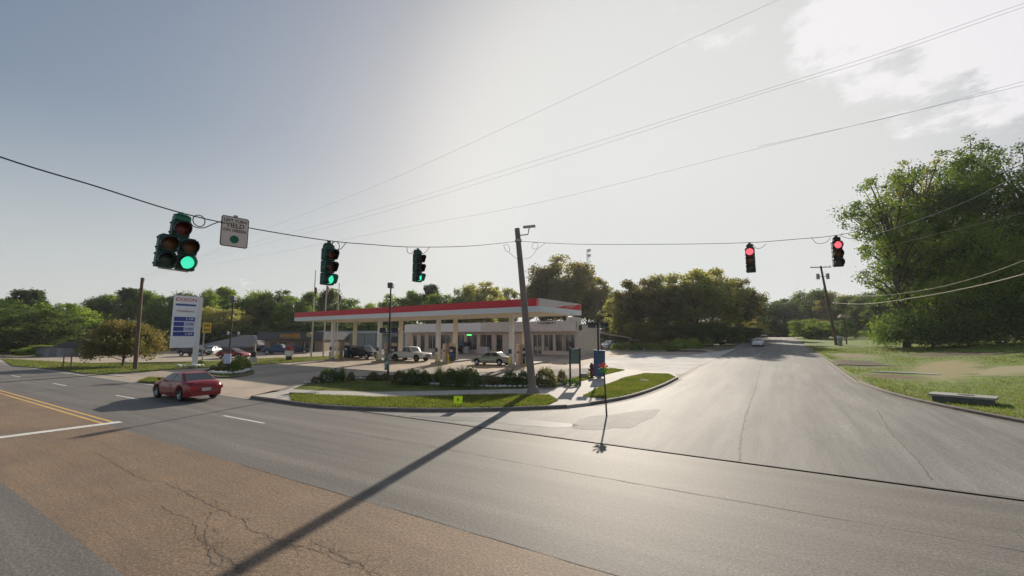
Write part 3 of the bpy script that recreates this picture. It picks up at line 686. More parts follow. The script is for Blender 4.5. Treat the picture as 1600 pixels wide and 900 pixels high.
# ---------------------------------------------------------------- strain pole and span wires
b=P(833,617); dpt=-math.sin(YAW)*b[0]+math.cos(YAW)*b[1]
r=ray(808,357); k=dpt/(-math.sin(YAW)*r[0]+math.cos(YAW)*r[1]); top=Vector((r[0]*k,r[1]*k,CH+r[2]*k))
base=Vector((b[0],b[1],b[2]+.12))
pole=empty('strain_pole',base,0,'thick grey leaning strain pole on the corner verge holding both signal wires','pole')
tl=top-base
MB().cyl((0,0,-.2),tl,.235,.15,20).build('shaft',POLEM,pole,smooth=True)
MB().cyl((0,0,-.1),(0,0,.35),.42,.25,20).build('base_collar',POLEM,pole,smooth=True)
MB().cyl(tl*.915,tl*.93,.20,.20,16).build('clamp_band',GALV,pole)
cb=empty('camera_bracket_tmp',(0,0,0)); bpy.data.objects.remove(cb)
mbx=MB().tube([tl*.955,tl*.955+Vector((.55,.25,.05)),tl*.955+Vector((.62,.28,.45))],.035,6); brk=mbx.build('bracket',GALV,pole)
cd=tl*.955+Vector((.62,.28,.52)); MB().box(cd,(.75,.16,.14),R(10)).build('camera_housing',GALV,brk,bevel=.02)
A=Vector((-9.8,3.7)); Bp=Vector((top.x,top.y))
def onseg(px_,py_,A=Vector((-9.78,3.6)),B=Vector((-11.68,19.72))):
    r=ray(px_,py_); dx,dy=B-A; det=-r[0]*dy+dx*r[1]; t=(-A[0]*dy+dx*A[1])/det; return Vector((r[0]*t,r[1]*t,CH+r[2]*t))
def wire(name,pts,rad,label,cat='wire',group=None,mt=None,n=5):
    Q=[Vector(p) for p in pts]; out=[]
    for i in range(len(Q)-1):
        a=Q[max(i-1,0)];b_=Q[i];c=Q[i+1];d=Q[min(i+2,len(Q)-1)]
        for k in range(6):
            t=k/6; out.append(.5*((2*b_)+(c-a)*t+(2*a-5*b_+4*c-d)*t*t+(3*b_-a-3*c+d)*t**3))
    out.append(Q[-1])
    o=MB().tube([p-Q[0] for p in out],rad,n).build(name,mt or CABLE,None,smooth=True,loc=Q[0]); return tag(o,label,cat,group)
att=base+tl*.92
w1=[onseg(-250,150),onseg(0,245),onseg(150,291),onseg(285,333),onseg(400,358),onseg(514,376),onseg(580,382),onseg(650,386),onseg(740,384)]
sp1=wire('span_wire',w1+[att],.012,'sagging black span wire from the upper left carrying the green signals','wire','signal span wires')
w2=[onY(900,381.5,21.6),onY(1060,381.5,21.6),onY(1171,379,21.6),onY(1240,374,21.6),onY(1305,368,21.6),onY(1370,353,21.6),onY(1480,312,21.6),onY(1640,235,21.6)]
wire('span_wire',[att]+w2,.012,'black span wire right of the strain pole carrying the two red signals','wire','signal span wires')
def coil(c,r,ax,label):
    pts=[]
    for k in range(19):
        t=2*math.pi*k/18; pts.append(Vector(ax)*r*math.cos(t)+Vector((0,0,1))*r*math.sin(t))
    o=MB().tube(pts,.010,5).build('cable_coil',CABLE,None,smooth=True,loc=c); tag(o,label,'cable','coils of spare cable on the span wires')
def loop(pts,label): wire('cable_loop',pts,.010,label,'cable','drooping cable loops by the signals')
ax1=(-.12,.99,0)
coil(onseg(311,345),.115,ax1,'round coil of cable between the left cluster signal and the yield sign')
loop([onseg(296,345),onseg(303,354),onseg(318,356),onseg(333,350),onseg(345,346)],'cable loop drooping from the cluster signal to the yield sign')
coil(onseg(525,384),.12,ax1,'coil of cable right of the second green signal')
loop([onseg(519,378),onseg(524,389),onseg(532,389),onseg(541,379)],'cable loop right of the second green signal')
loop([onseg(636,386),onseg(637,394),onseg(643,396),onseg(649,389)],'cable loop left of the smallest green signal')
loop([onseg(653,388),onseg(660,396),onseg(666,393),onseg(671,386)],'cable loop right of the smallest green signal')
loop([onseg(787,382),onseg(790,391),onseg(796,393),onseg(795,384),onseg(789,382)],'narrow cable loop left of the strain pole')
loop([onseg(795,394),onseg(803,401),onseg(810,405)]+[onseg(816,404)],'cable drooping to the left side of the strain pole')
coil(onY(836,384,21.6),.2,(1,0,0),'round coil of cable just right of the strain pole')
loop([onY(818,405,21.6),onY(830,401,21.6),onY(838,391,21.6),onY(852,380,21.6)],'cable drooping from the right of the strain pole')
loop([onY(1176,382,21.6),onY(1182,388,21.6),onY(1190,387,21.6),onY(1197,381,21.6)],'faint cable loop right of the first red signal')
loop([onY(1268,371,21.6),onY(1276,380,21.6),onY(1290,379,21.6),onY(1298,371,21.6)],'cable loop left of the second red signal')
loop([onY(1312,368,21.6),onY(1330,373,21.6),onY(1342,369,21.6),onY(1352,359,21.6)],'cable loop right of the second red signal')

# ---------------------------------------------------------------- signals
LENS={'red0':mat('lens_red_off',(.16,.015,.01),.3,var=.1),'amb0':mat('lens_amber_off',(.16,.06,.012),.3,var=.1),'grn0':mat('lens_green_off',(.03,.06,.035),.3,var=.1),
 'grn1':mat('lens_green_lit',(.02,.4,.25),.4,var=0,emit=(.06,.80,.48),es=.75),'red1':mat('lens_red_lit',(.5,.03,.05),.4,var=0,emit=(1,.14,.18),es=.95)}
VIS=mat('visor_black',(.012,.018,.017),.6,var=.2)
HGREY=mat('signal_dull',(.05,.052,.048),.6,var=.15); HDARK=mat('signal_dark',(.02,.022,.022),.55,var=.15)
def section(parent,y,z,lens,hm,s=.355,short=1.):
    """faces local +X"""
    sec=MB().box((0,0,0),(.20,s*.96,s*.97)).build('signal_section',hm,parent,bevel=.02,loc=(0,y,z))
    MB().lathe([(0,.128),(.06,.124),(.11,.112),(.142,.10)],'X',n=24).build('lens',LENS[lens],sec,smooth=True)
    v=[];n=20
    for i in range(n+1):
        t=R(-52)+R(284)*i/n      # open at the bottom
        c_,s_=math.cos(t),math.sin(t); ln=.10+.26*short*(.55+.45*max(0,s_))
        for rr in(.162,.150):
            v+=[(.10,c_*rr,s_*rr),(ln,c_*rr,s_*rr-(.03 if True else 0)*(ln-.1)/.2)]
    f=[]
    for i in range(n):
        a=4*i;b_=4*(i+1); f+=[(a,a+1,b_+1,b_),(a+2,b_+2,b_+3,a+3),(a+1,a+3,b_+3,b_+1)]
    MB().add(v,f).build('visor',VIS,sec,smooth=True)
    for q in (.3,-.3): MB().cyl((.0,-s*.5,s*q),(.0,-s*.5-.025,s*q),.02).build('hinge',hm,sec)
    return sec
def hanger(parent,z,hm,hgt=.2):
    MB().box((0,0,z+.045),(.22,.24,.09)).lathe([(.10,z+.08),(.15,z+.10),(.12,z+.15),(.03,z+.16)],'Z').cyl((0,0,z+.12),(0,0,z+hgt),.028).box((0,0,z+hgt),(.05,.10,.05)).build('hanger',hm,parent,bevel=.008)
GS='traffic signals hung over the junction'
def signal(loc,face,lenses,hm,label,tilt=0,short=1.,scale=1.):
    e=empty('traffic_signal',loc,face,label,'traffic light',GS); e.rotation_euler[0]=tilt
    hanger(e,-.20,hm,.2)
    for i,l in enumerate(lenses): section(e,0,-.38-.355*i,l,hm,short=short)
    e.scale=(scale,)*3
    return e
# cluster signal with five lenses
p=onseg(285,336); e=empty('traffic_signal',p,R(-6),'five-lens cluster signal, green lit at lower right, left of the yield sign','traffic light',GS); e.rotation_euler[0]=R(-3); e.scale=(.86,)*3
MB().box((0,0,-.10),(.24,.30,.10)).lathe([(.11,-.06),(.17,-.03),(.12,.0),(.03,.02)],'Z').cyl((0,0,-.05),(0,0,.06),.03).box((0,0,.03),(.05,.16,.03)).build('hanger',mat('hanger_green',(.02,.16,.10),.5),e,bevel=.008)
section(e,0,-.335,'red0',DGREEN); 
for yy,ls in((-.19,('amb0','grn0')),(.19,('amb0','grn1'))):
    for i,l in enumerate(ls): section(e,yy,-.715-.36*i,l,DGREEN)
MB().box((-.02,0,-.525),(.18,.62,.025)).build('yoke',DGREEN,e); MB().box((-.02,0,-1.27),(.05,.55,.02)).build('tie_bar',GALV,e)
p=onseg(514,378); signal(p,R(4),['red0','amb0','grn1'],DGREEN,'three-lens signal with green lit, just right of the yield sign',scale=.93)
p=onseg(653,389); signal(p,R(2),['red0','amb0','grn1'],DGREEN,'smallest three-lens signal with green lit, nearest the strain pole on its left',scale=.93)
p=Vector(onY(1171,380,21.6)); signal(p,R(-90-4),['red1','amb0','grn0'],HGREY,'pale grey-green signal with red lit, nearer the strain pole',tilt=0,short=.5,scale=1.05)
p=Vector(onY(1306,369,21.6)); signal(p,R(-90+12),['red1','amb0','grn0'],HDARK,'dark signal with red lit, nearest the huge tree on the right',short=.9,scale=1.0)
# yield sign hung on the span
p=(onseg(345,338)+onseg(384,385))/2; W_=.66; H_=.62
sg=empty('regulatory_sign',p,R(-8),'square LEFT TURN YIELD ON GREEN sign hung on the span wire','sign')
c0=(onseg(345,362)+onseg(384,364))/2; sg.location=c0+Vector((.05,0,0))
wd=(onseg(345,362)-onseg(384,364)).length*.98
def rrect(w_,h_,r_,n=5):
    out=[]
    for cx,cy,a0 in((w_/2-r_,h_/2-r_,0),(-w_/2+r_,h_/2-r_,90),(-w_/2+r_,-h_/2+r_,180),(w_/2-r_,-h_/2+r_,270)):
        for k in range(n+1): a=R(a0+90*k/n); out.append((cx+r_*math.cos(a),cy+r_*math.sin(a)))
    return out
hh=.66
MB().prism(rrect(wd,hh,.05),'X',-.012,0).build('border',mat('sign_border',(.05,.03,.03),.5),sg)
MB().prism(rrect(wd-.035,hh-.035,.04),'X',0,.004).build('face',mat('sign_face',(.74,.62,.54),.5,var=.04),sg)
TX=mat('sign_text',(.03,.02,.02),.6,var=0)
rt=(R(90),0,R(90))
text('lettering','LEFT TURN',.088,TX,sg,(.006,0,.235),rt,ext=.002); text('lettering','YIELD',.135,TX,sg,(.006,0,.13),rt,ext=.002); text('lettering','ON GREEN',.088,TX,sg,(.006,0,.025),rt,ext=.002)
MB().cyl((.004,0,-.165),(.009,0,-.165),.085,.085,32).build('green_disc',mat('disc_green',(.0,.14,.07),.5,var=0),sg)
MB().box((-.02,0,.20),(.03,.08,.34)).build('bracket',GALV,sg)

# ---------------------------------------------------------------- overhead lines
GO='overhead power lines along the main road'
FAINT=mat('line_metal',(.62,.62,.62),.5,.3,var=0)  # pale wire colour imitates sun glow washing the lines out
wire('power_line',[onY(209,433,17.5),onY(400,401,17.5),onY(620,358,17.5),onY(840,317,17.5),onY(1185,232,17.5),onY(1600,133,17.5),onY(1900,60,17.5)],.0045,'lowest power line, crossing from the wooden pole to the upper right','wire',GO,FAINT,4)
wire('power_line',[onY(1185,229,17.6),onY(1400,181,17.6),onY(1600,127,17.6),onY(1900,50,17.6)],.0045,'power line running close beside the lowest one at right','wire',GO,FAINT,4)
wire('power_line',[onY(211,438,17.5),onY(300,405,17.5),onY(560,335,17.5),onY(830,253,17.5),onY(1140,157,17.5),onY(1370,85,17.5),onY(1600,5,17.5),onY(1800,-60,17.5)],.0045,'middle power line of the group, upper strand','wire',GO,FAINT,4)
wire('power_line',[onY(211,442,17.7),onY(320,406,17.7),onY(560,342,17.7),onY(830,261,17.7),onY(1140,162,17.7),onY(1370,91,17.7),onY(1600,11,17.7),onY(1800,-52,17.7)],.0045,'middle power line of the group, lower strand','wire',GO,FAINT,4)
wire('power_line',[onY(300,405,17.5),onY(430,352,17.5),onY(600,285,17.5),onY(890,152,17.5),onY(1060,70,17.5),onY(1215,0,17.5),onY(1400,-90,17.5)],.0045,'highest power line, leaving the view at the top right of centre','wire',GO,FAINT,4)
# wooden utility pole at left
b=P(211,578); tp=zat(b[0],b[1],209,433)
up=empty('utility_pole',b,0,'brown wooden utility pole beside the reddish-green low tree','utility pole','utility poles')
MB().cyl((0,0,-.3),(-.15,-.1,tp-b[2]),.20,.13,14).build('shaft',WOOD,up,smooth=True)
MB().box((-.14,0,tp-b[2]-.25),(.1,.14,.5)).build('insulator_pin',GALV,up)
# transformer pole at right
X,Y=dep(1306,78); z0=fieldz(X,Y); zt=zat(X,Y,1289,415)
up=empty('utility_pole',(X,Y,z0-.1),0,'far utility pole with crossarm and two transformers right of the side road','utility pole','utility poles')
Ht=zt-z0; lean=Vector((-1.4,-.6,Ht))
MB().cyl((0,0,0),lean,.26,.16,12).build('shaft',WOOD,up,smooth=True)
MB().box(lean+Vector((0,0,-.25)),(3.4,.12,.14),R(20)).build('crossarm',WOOD,up)
for s_ in(-1,1): MB().cyl(lean*.86+Vector((.75*s_,.2*s_,-.4)),lean*.86+Vector((.75*s_,.2*s_,.6)),.27,.27,14).box(lean*.86+Vector((.4*s_,.1*s_,.1)),(.4,.1,.1),R(20)).build('transformer',GALV,up,smooth=True)
for s_ in(-1.5,-.8,.8,1.5): MB().cyl(lean+Vector((s_*.94,s_*.34,-.18)),lean+Vector((s_*.94,s_*.34,.08)),.05,.04,8).build('insulator',WHITE,up)
L0=Vector((X,Y,z0))+lean
YW=mat('service_line',(.42,.38,.26),.5,var=0)
def atd(x,y,d): r=ray(x,y); k=d/(-math.sin(YAW)*r[0]+math.cos(YAW)*r[1]); return Vector((r[0]*k,r[1]*k,CH+r[2]*k))
GSV='service cables running off the transformer pole to the right'
wire('service_cable',[atd(1298,473,77),atd(1350,475,60),atd(1430,465,42),atd(1520,448,32),atd(1600,428,26),atd(1700,398,22)],.035,'thick pale service cable crossing the huge tree, lowest one','wire',GSV,YW)
wire('service_cable',[atd(1298,462,77),atd(1370,462,58),atd(1450,452,42),atd(1530,432,32),atd(1610,403,26),atd(1700,368,22)],.02,'thinner service cable above the thick pale one','wire',GSV,YW)
wire('service_cable',[atd(1340,398,30),atd(1420,376,27),atd(1500,357,25),atd(1610,330,23),atd(1700,308,22)],.012,'thin cable crossing the middle of the huge tree','wire',GSV,YW)
wire('service_cable',[atd(1350,372,30),atd(1440,342,27),atd(1520,310,25),atd(1620,258,23)],.012,'thin cable crossing the upper part of the huge tree','wire',GSV,FAINT)

# ---------------------------------------------------------------- canopy
FR=Vector((-17.4,32.9,0)); FL=Vector((-56.9,34.9,0)); ux=(FR-FL).normalized(); uy=Vector((-ux.y,ux.x,0))
ang=math.atan2(ux.y,ux.x); Lc=(FR-FL).length; Wc=8.3; zb=5.5; zt=6.68
cn=empty('fuel_canopy',(FL.x,FL.y,0),ang,'long red and white fuel station canopy over the pumps','canopy')
MB().box((Lc/2,Wc/2,zb+.33),(Lc-.5,Wc-.5,.5)).build('ceiling_deck',CREAM,cn)
SH=mat('fascia_white',(.76,.76,.76),.5,var=.04)
mb=MB(); 
for c,d in (((Lc/2,.06,zb+.27),(Lc,.12,.50)),((Lc/2,Wc-.06,zb+.27),(Lc,.12,.50)),((.06,Wc/2,zb+.27),(.12,Wc-.25,.50)),((Lc-.06,Wc/2,zb+.27),(.12,Wc-.25,.50))): mb.box(c,d)
mb.build('lower_fascia',SH,cn)
mb=MB()
for c,d in (((Lc/2-.15,.05,(zb+.525+zt)/2),(Lc-.3,.16,zt-zb-.525)),((Lc/2,Wc-.05,(zb+.525+zt)/2),(Lc,.16,zt-zb-.525)),((.05,Wc/2,(zb+.525+zt)/2),(.16,Wc-.32,zt-zb-.525))): mb.box(c,d)
mb.build('red_fascia',RED,cn)
MB().box((Lc-.07,Wc/2,(zb+.525+zt)/2),(.14,Wc-.32,zt-zb-.52)).box((Lc-.07,.05,(zb+.525+zt)/2),(.16,.16,zt-zb-.52)).build('end_panel',mat('end_panel',(.66,.56,.52),.5,var=.06),cn)
zc0=zb+.53
MB().prism([(2.7,zc0),(8.05,zc0),(8.05,zt-.05),(7.4,zt-.12),(6.2,zt-.42),(5.2,zc0+.35),(4.2,zc0+.18)],'X',Lc+.003,Lc+.012).build('red_swoosh',RED,cn)
MB().prism([(4.6,zt-.55),(5.2,zt-.3),(6.4,zt-.2),(7.2,zt-.2),(6.2,zt-.5)],'X',Lc+.014,Lc+.022).build('pink_streak',mat('pink',(.6,.25,.2),.5),cn)
for i in range(12):
    for yy in (2.6,6.2):
        MB().box((2.5+i*3.35,yy,zb+.06),(.75,.75,.10)).build('downlight',WHITE,cn,bevel=.01)
POSTS=[(518.5,562.5,1),(592,565.5,1),(684,568,1),(799.5,573,1),(553,559,0),(625,560,0),(711,562,0),(820,566,0)]
DBL=mat('post_box',(.03,.05,.10),.5)
for x,y,fr in POSTS:
    X,Y,Z=P(x,y)
    Yc=32.9+(-17.4-X)*.05+7.3
    if Y>Yc: X,Y,_z=onY(x,y,Yc); Z=h(Y)
    q=cn.matrix_world; loc=Vector((X-FL.x,Y-FL.y,0)); loc=Matrix.Rotation(-ang,3,'Z')@loc
    loc.y=min(loc.y,Wc-.6)
    hgt=zb-Z+.08
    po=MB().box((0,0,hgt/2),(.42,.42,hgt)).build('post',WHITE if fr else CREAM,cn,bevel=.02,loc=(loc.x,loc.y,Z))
    if fr: MB().box((-.02,-.27,1.55),(.3,.14,.45)).build('call_box',DBL,po,bevel=.01)
    MB().box((0,0,.15),(.5,.5,.3)).build('post_base',mat('basegrey',(.3,.28,.27),.8),po,bevel=.02)
# pump islands
PB=mat('pump_body',(.022,.035,.07),.45,var=.1); PW=mat('pump_white',(.55,.57,.62),.4); YB=mat('bollard_yellow',(.55,.42,.04),.6,var=.15); PTAN=mat('bin_tan',(.30,.22,.17),.8,var=.1)
def pump_proto():
    e=empty('fuel_pump',(0,0,0))
    MB().box((0,0,1.05),(.95,.55,1.9)).build('cabinet',PB,e,bevel=.03)
    for s_ in(-1,1):
        MB().box((0,s_*.282,1.45),(.6,.012,.34)).build('display',PW,e)
        MB().box((0,s_*.282,.85),(.75,.012,.42)).build('price_panel',mat('pump_blue',(.04,.13,.38),.4),e)
        MB().tube([(.40*s_,s_*.3,1.3),(.52*s_,s_*.4,1.0),(.50*s_,s_*.42,.5),(.42*s_,s_*.36,.9)],.02,6).build('hose',BLACK,e)
        MB().box((.40*s_,s_*.32,1.25),(.08,.12,.22)).build('nozzle',BLACK,e,bevel=.01)
    MB().box((0,0,2.25),(1.0,.2,.42)).build('topper',mat('topper',(.5,.42,.28),.5),e,bevel=.02)
    for sx in(-.3,.3): MB().cyl((sx,0,2.0),(sx,0,2.1),.03).build('topper_leg',BLACK,e)
    return e
pp=pump_proto(); first=True
isl_x=[P(x,y) for x,y,f in POSTS if f]; isl_b=[P(x,y) for x,y,f in POSTS if not f]
wh=['leftmost front post','second front post from the left','third front post from the left','rightmost front post']
for i,(a,b_) in enumerate(zip(isl_x,isl_b)):
    a=Vector(a);b_=Vector(b_); yy0,yy1=a.y-.9,b_.y+.9; xm=a.x+.1
    kb=[(xm-.75,yy0),(xm+.75,yy0),(xm+.75,yy1),(xm-.75,yy1)]
    mb=MB(); zc=h((yy0+yy1)/2); mb.box((0,0,0),(1.3,yy1-yy0,.3)); o=mb.build('pump_island',mat('island_conc',(.34,.3,.26),.8),None,bevel=.06,loc=(xm+.25,(yy0+yy1)/2,zc+.02)); tag(o,f'raised concrete pump island behind the {wh[i]}','kerb island','pump islands under the canopy')
    o.rotation_euler=(math.atan2(h(yy1)-h(yy0),yy1-yy0),0,0)
    pr=pp if first else copy_tree(pp); first=False
    pr.scale=(.8,.8,.86); pr.location=(xm+.45,a.y+1.9,h(a.y+1.9)+.12); pr.rotation_euler=(0,0,R(4)); tag(pr,f'dark blue fuel pump on the island beside the {wh[i]}','fuel pump','fuel pumps under the canopy')
    bn=empty('waste_bin',(xm+.25,a.y+.95,h(a.y+.95)+.12),0,f'tan boxy service bin next to the {wh[i]}','bin','service bins on the pump islands')
    MB().box((0,0,1.05),(.55,.5,2.1)).build('cabinet',PTAN,bn,bevel=.03); MB().box((0,-.26,1.3),(.34,.02,.2)).build('flap',BLACK,bn)
    for j,dx in enumerate((-.15,1.6)):
        bl=MB().lathe([(0,1.0),(.06,.99),(.10,.94),(.10,0)],'Z',n=14).build('bollard',YB,None,smooth=True,loc=(xm+.3+dx,a.y-.55,h(a.y)+.1)); tag(bl,f'yellow bollard, {"left" if j==0 else "right"} one guarding the pump behind the {wh[i]}','bollard','yellow bollards on the pump islands')

# ---------------------------------------------------------------- store
ys=56.5
sl=onY(633,540,ys)[0]; sr=onY(905,540,ys)[0]; g0=h(ys); Ws=sr-sl
st=empty('store_building',(sl,ys,g0),0,'tan convenience store with glass front behind the canopy','shop')
STU=mat('stucco',(.60,.51,.41),.85,var=.08,vscale=1.5,bump=.15); STU2=mat('stucco_pale',(.64,.58,.51),.85,var=.08,vscale=1.5,bump=.15)
xt=[onY(640,540,ys)[0]-sl]
r_=ray(938,540); Dp=sr/r_[0]*r_[1]-ys
# wall split into front piers and spandrels so openings are real recesses
ops=[(645,651,'door',0),(657,663.5,'door',0),(669,681,'w',1),(688,704,'w',1),(714,725,'w',1),(729,745,'w',1),(750,768,'w',1),(775,785,'door',1),(833,846,'door',1),(850,864,'w',0)]
ops=[((onY(a,540,ys)[0]-sl),(onY(b_,540,ys)[0]-sl),k,g) for a,b_,k,g in ops]
ops.insert(9,(onY(868,540,ys)[0]-sl,onY(898,540,ys)[0]-sl,'w',1)); ops=[o_ for o_ in ops if True]; ops.sort(); ops=[o_ for i,o_ in enumerate(ops) if i==0 or o_[0]>ops[i-1][1]]
wh_=4.25; oh=3.0
mb=MB(); cur=0
for a,b_,k,g in ops:
    mb.box(((cur+a)/2,.15,oh/2),(a-cur,.3,oh)); cur=b_
    if k=='w': mb.box(((a+b_)/2,.15,.25),(b_-a-.004,.296,.5))
mb.box(((cur+Ws)/2,.15,oh/2),(Ws-cur,.3,oh)); mb.box((Ws/2,.15,(oh+wh_)/2+.001),(Ws,.3,wh_-oh-.002))
mb.box((.15,Dp/2,wh_/2),(.3,Dp-.62,wh_)).box((Ws-.15,Dp/2,wh_/2),(.3,Dp-.62,wh_)).box((Ws/2,Dp-.15,wh_/2),(Ws,.3,wh_))
mb.build('wall',STU,st)
MB().box((Ws/2,Dp/2,wh_+.1),(Ws-.1,Dp-.1,.2)).build('roof',mat('roof_grey',(.3,.29,.28),.9),st)
xf0=onY(640,540,ys)[0]-sl; xf1=onY(903,540,ys)[0]-sl; xm_=onY(760,540,ys)[0]-sl
fz0=3.35
f_=MB().box(((xf0+xf1)/2,-.55,fz0+.75),(xf1-xf0,1.1,1.5)).build('fascia',STU2,st,bevel=.03)
MB().box(((xf0+xm_)/2-.2,-1.14,fz0+.75),(xm_-xf0,.06,1.3)).build('white_band',WHITE,st)
MB().box(((xf1+Ws)/2-.8,.4,wh_+.35),(Ws-xf1+1.4,1.6,1.5)).build('parapet_block',STU2,st,bevel=.03)
MB().box((Ws-.9,.35,wh_-.15),(1.8,1.5,1.2)).build('parapet_step',STU2,st,bevel=.03)
STORE_TXT=mat('store_text',(.13,.05,.10),.5)
xx=onY(854,505,ys-1.1); text('lettering','TIGERMART',.55,STORE_TXT,st,(xx[0]-sl,-1.115,xx[2]-g0),(R(90),0,0),ext=.01)
GL=mat('shop_glass',(.035,.045,.055),.06,var=.4,vscale=1.5,spec=.7,col2=(.12,.09,.08),c2scale=1.2)
FRM=mat('shop_frame',(.45,.42,.40),.4,.4)
for a,b_,k,g in ops:
    z0=.5 if k=='w' else .05
    wn=MB().box(((a+b_)/2,.22,(z0+oh)/2),(b_-a-.1,.03,oh-z0-.1)).build('window' if k=='w' else 'door',GL if g else GLASSD,st)
    mb=MB(); nn=2 if b_-a>1.2 else 1
    for i in range(nn+1): mb.box((a+(b_-a)*i/nn,.17,(z0+oh)/2),(.09,.1,oh-z0))
    mb.box(((a+b_)/2,.17,oh-.05),(b_-a,.09,.1)).box(((a+b_)/2,.17,z0+.05),(b_-a,.09,.1)).build('frame',FRM,wn)
xo=onY(732.5,522,ys-.02); 
MB().box((xo[0]-sl,.12,xo[2]-g0),(.9,.04,.45)).build('lit_open_sign',mat('neon_green',(.02,.3,.08),.5,var=0,emit=(.08,1.,.25),es=1.5),st)
# covered pay posters / stacked goods in front of windows
for i,x in enumerate((716,728,752,760)):
    X=onY(x,546,ys-1.2)[0]; o=MB().box((0,0,.55),(.95,.6,1.1)).box((0,-.31,.8),(.8,.02,.25)).build('display_rack',mat('rack_white',(.5,.47,.48),.6,var=.3,vscale=4),None,bevel=.02,loc=(X,ys-1.2,h(ys-1.2))); tag(o,f'pale goods rack against the store front, number {["one, nearest the dark parked truck","two, right under the green lit sign","three, left of the entrance","four, nearest the entrance"][i].split(", ")[1]}'.replace('number ',''),'display rack','goods racks along the store front')

# ---------------------------------------------------------------- other buildings
def building(name,label,x0,x1,ypx,topz,d,depthm,wallm,roofm,kind,cat='building',over=.4,rz=0):
    A=Vector((*dep(x0,d),0)); B=Vector((*dep(x1,d),0)); c=(A+B)/2; g=h(c.y); w_=(B-A).length; ang=math.atan2((B-A).y,(B-A).x)
    e=empty(name,(c.x,c.y,g-.05),ang+rz,label,cat)
    return e,w_,g
def zpx(x,y,d): X,Y=dep(x,d); return zat(X,Y,x,y)
BR=mat('brick_tan',(.30,.22,.16),.9,var=.12,vscale=4); SHN=mat('shingle',(.095,.095,.10),.9,var=.2,vscale=5); MET=mat('metal_panel',(.33,.36,.33),.6,var=.06)
# parts shop
d=82; e,w_,g=building('parts_shop','low tan shop with dark mansard roof and orange lettering left of the canopy',414,507,0,0,d,12,0,0,0,'shop')
ht=zpx(460,518,d)-g; hb=zpx(460,530,d)-g
MB().box((0,6,hb/2),(w_,12,hb)).build('wall',BR,e)
MB().prism([(-1.2,hb-.1),(-.55,ht),(12,ht),(12,hb-.1)],'X',-w_/2-.9,w_/2+.3).build('mansard_roof',SHN,e)
for a,b_ in((-.40,-.14),(.02,.10),(.12,.24),(.28,.34)): 
    wn=MB().box((w_*(a+b_)/2,-.02,hb*.42),(w_*(b_-a),.06,hb*.72)).build('window',GLASSD,e); MB().box((w_*(a+b_)/2,-.07,hb*.42),(.1,.06,hb*.72)).build('mullion',FRM,wn)
OR=mat('orange_letters',(.55,.26,.03),.5,var=.1)
mb=MB(); rnd=random.Random(4)
for i in range(9):
    hh_=rnd.uniform(.5,.75); mb.box((-w_*.17+i*.42,-1.22,hb+.75),(.28,.08,hh_))
mb.box((-w_*.17+1.7,-1.25,hb+.28),(4.2,.06,.12)); mb.build('letter_row',OR,e)
mb=MB().lathe([(0,-.05),(.5,-.05),(.5,.05),(0,.05)],'Y',c=(-w_*.17+5.2,-1.3,hb+.9),n=20); mb.build('round_emblem',mat('emblem',(.35,.30,.12),.5),e)
# metal warehouse behind canopy
d=96; e,w_,g=building('warehouse','long pale green metal building seen under the canopy',500,640,0,0,d,16,0,0,0)
ht=zpx(560,521,d)-g; MB().box((0,8,ht/2),(w_,16,ht)).build('wall',MET,e); MB().box((0,7.8,ht+.3),(w_+.6,16.6,.6)).build('roof',mat('metal_roof',(.42,.44,.47),.5,.3),e,bevel=.05)
for i in range(1,8): MB().box((-w_/2+w_*i/8,-.03,ht/2),(.12,.06,ht-.1)).build('panel_joint',mat('joint',(.12,.14,.13),.7),e); MB().box((w_*.33,-.05,1.3),(1.6,.08,2.6)).build('door',mat('door_grey',(.18,.2,.19),.6),e)
# hip-roofed building
d=84; e,w_,g=building('hip_roofed_building','low building with grey hip roof behind the red parked car at left',312,402,0,0,d,12,0,0,0)
ht=zpx(350,541,d)-g; tp=zpx(348,527,d)-g
MB().box((0,7,ht/2),(w_*.9,12,ht)).build('wall',BR,e)
hw=w_/2+.8
MB().add([(-hw,-.4,ht),(hw,-.4,ht),(hw,14,ht),(-hw,14,ht),(-w_*.08,6,tp+.5),(w_*.12,6,tp+.5),(-hw,-.4,ht-.25),(hw,-.4,ht-.25),(hw,14,ht-.25),(-hw,14,ht-.25)],[(0,1,5,4),(1,2,5),(2,3,4,5),(3,0,4),(6,7,1,0),(7,8,2,1),(8,9,3,2),(9,6,0,3),(9,8,7,6)]).build('roof',mat('roof_shingle',(.16,.15,.16),.9,var=.15,vscale=5),e)
for a in(-.3,-.1,.1,.3): MB().box((w_*a,.95,ht*.45),(1.6,.1,ht*.55)).build('window',GLASSD,e)
# white gabled building and shed at left
d=76; e,w_,g=building('gabled_building','white gabled building behind the low reddish tree',92,136,0,0,d,12,0,0,0)
ht=zpx(110,540,d)-g; tp=zpx(125,529,d)-g
MB().box((0,5,ht/2),(w_,10,ht)).build('wall',mat('pale_wall',(.80,.77,.70),.8),e)
MB().prism([(-w_/2-.5,ht),(w_*.45,tp),(w_/2+4,ht+.2),(w_/2+4,ht-.1),(-w_/2-.5,ht-.15)],'Y',-.6,10.5).build('roof',SHN,e)
for a in(-.2,.15): MB().box((w_*a,-.03,ht*.45),(1.,.08,1.6)).build('window',GLASSD,e)
d=73; e,w_,g=building('grey_shed','long low grey shed left of the white gabled building',58,97,0,0,d,8,0,0,0)
ht=zpx(80,543,d)-g; MB().box((0,4,ht/2),(w_,8,ht)).build('wall',mat('shed_grey',(.30,.31,.34),.8),e); MB().box((0,4,ht+.12),(w_+.6,8.6,.25)).build('roof',SHN,e); MB().box((w_*.2,-.03,ht*.45),(1.2,.08,ht*.8)).build('door',mat('door_grey',(.18,.2,.19),.6),e)
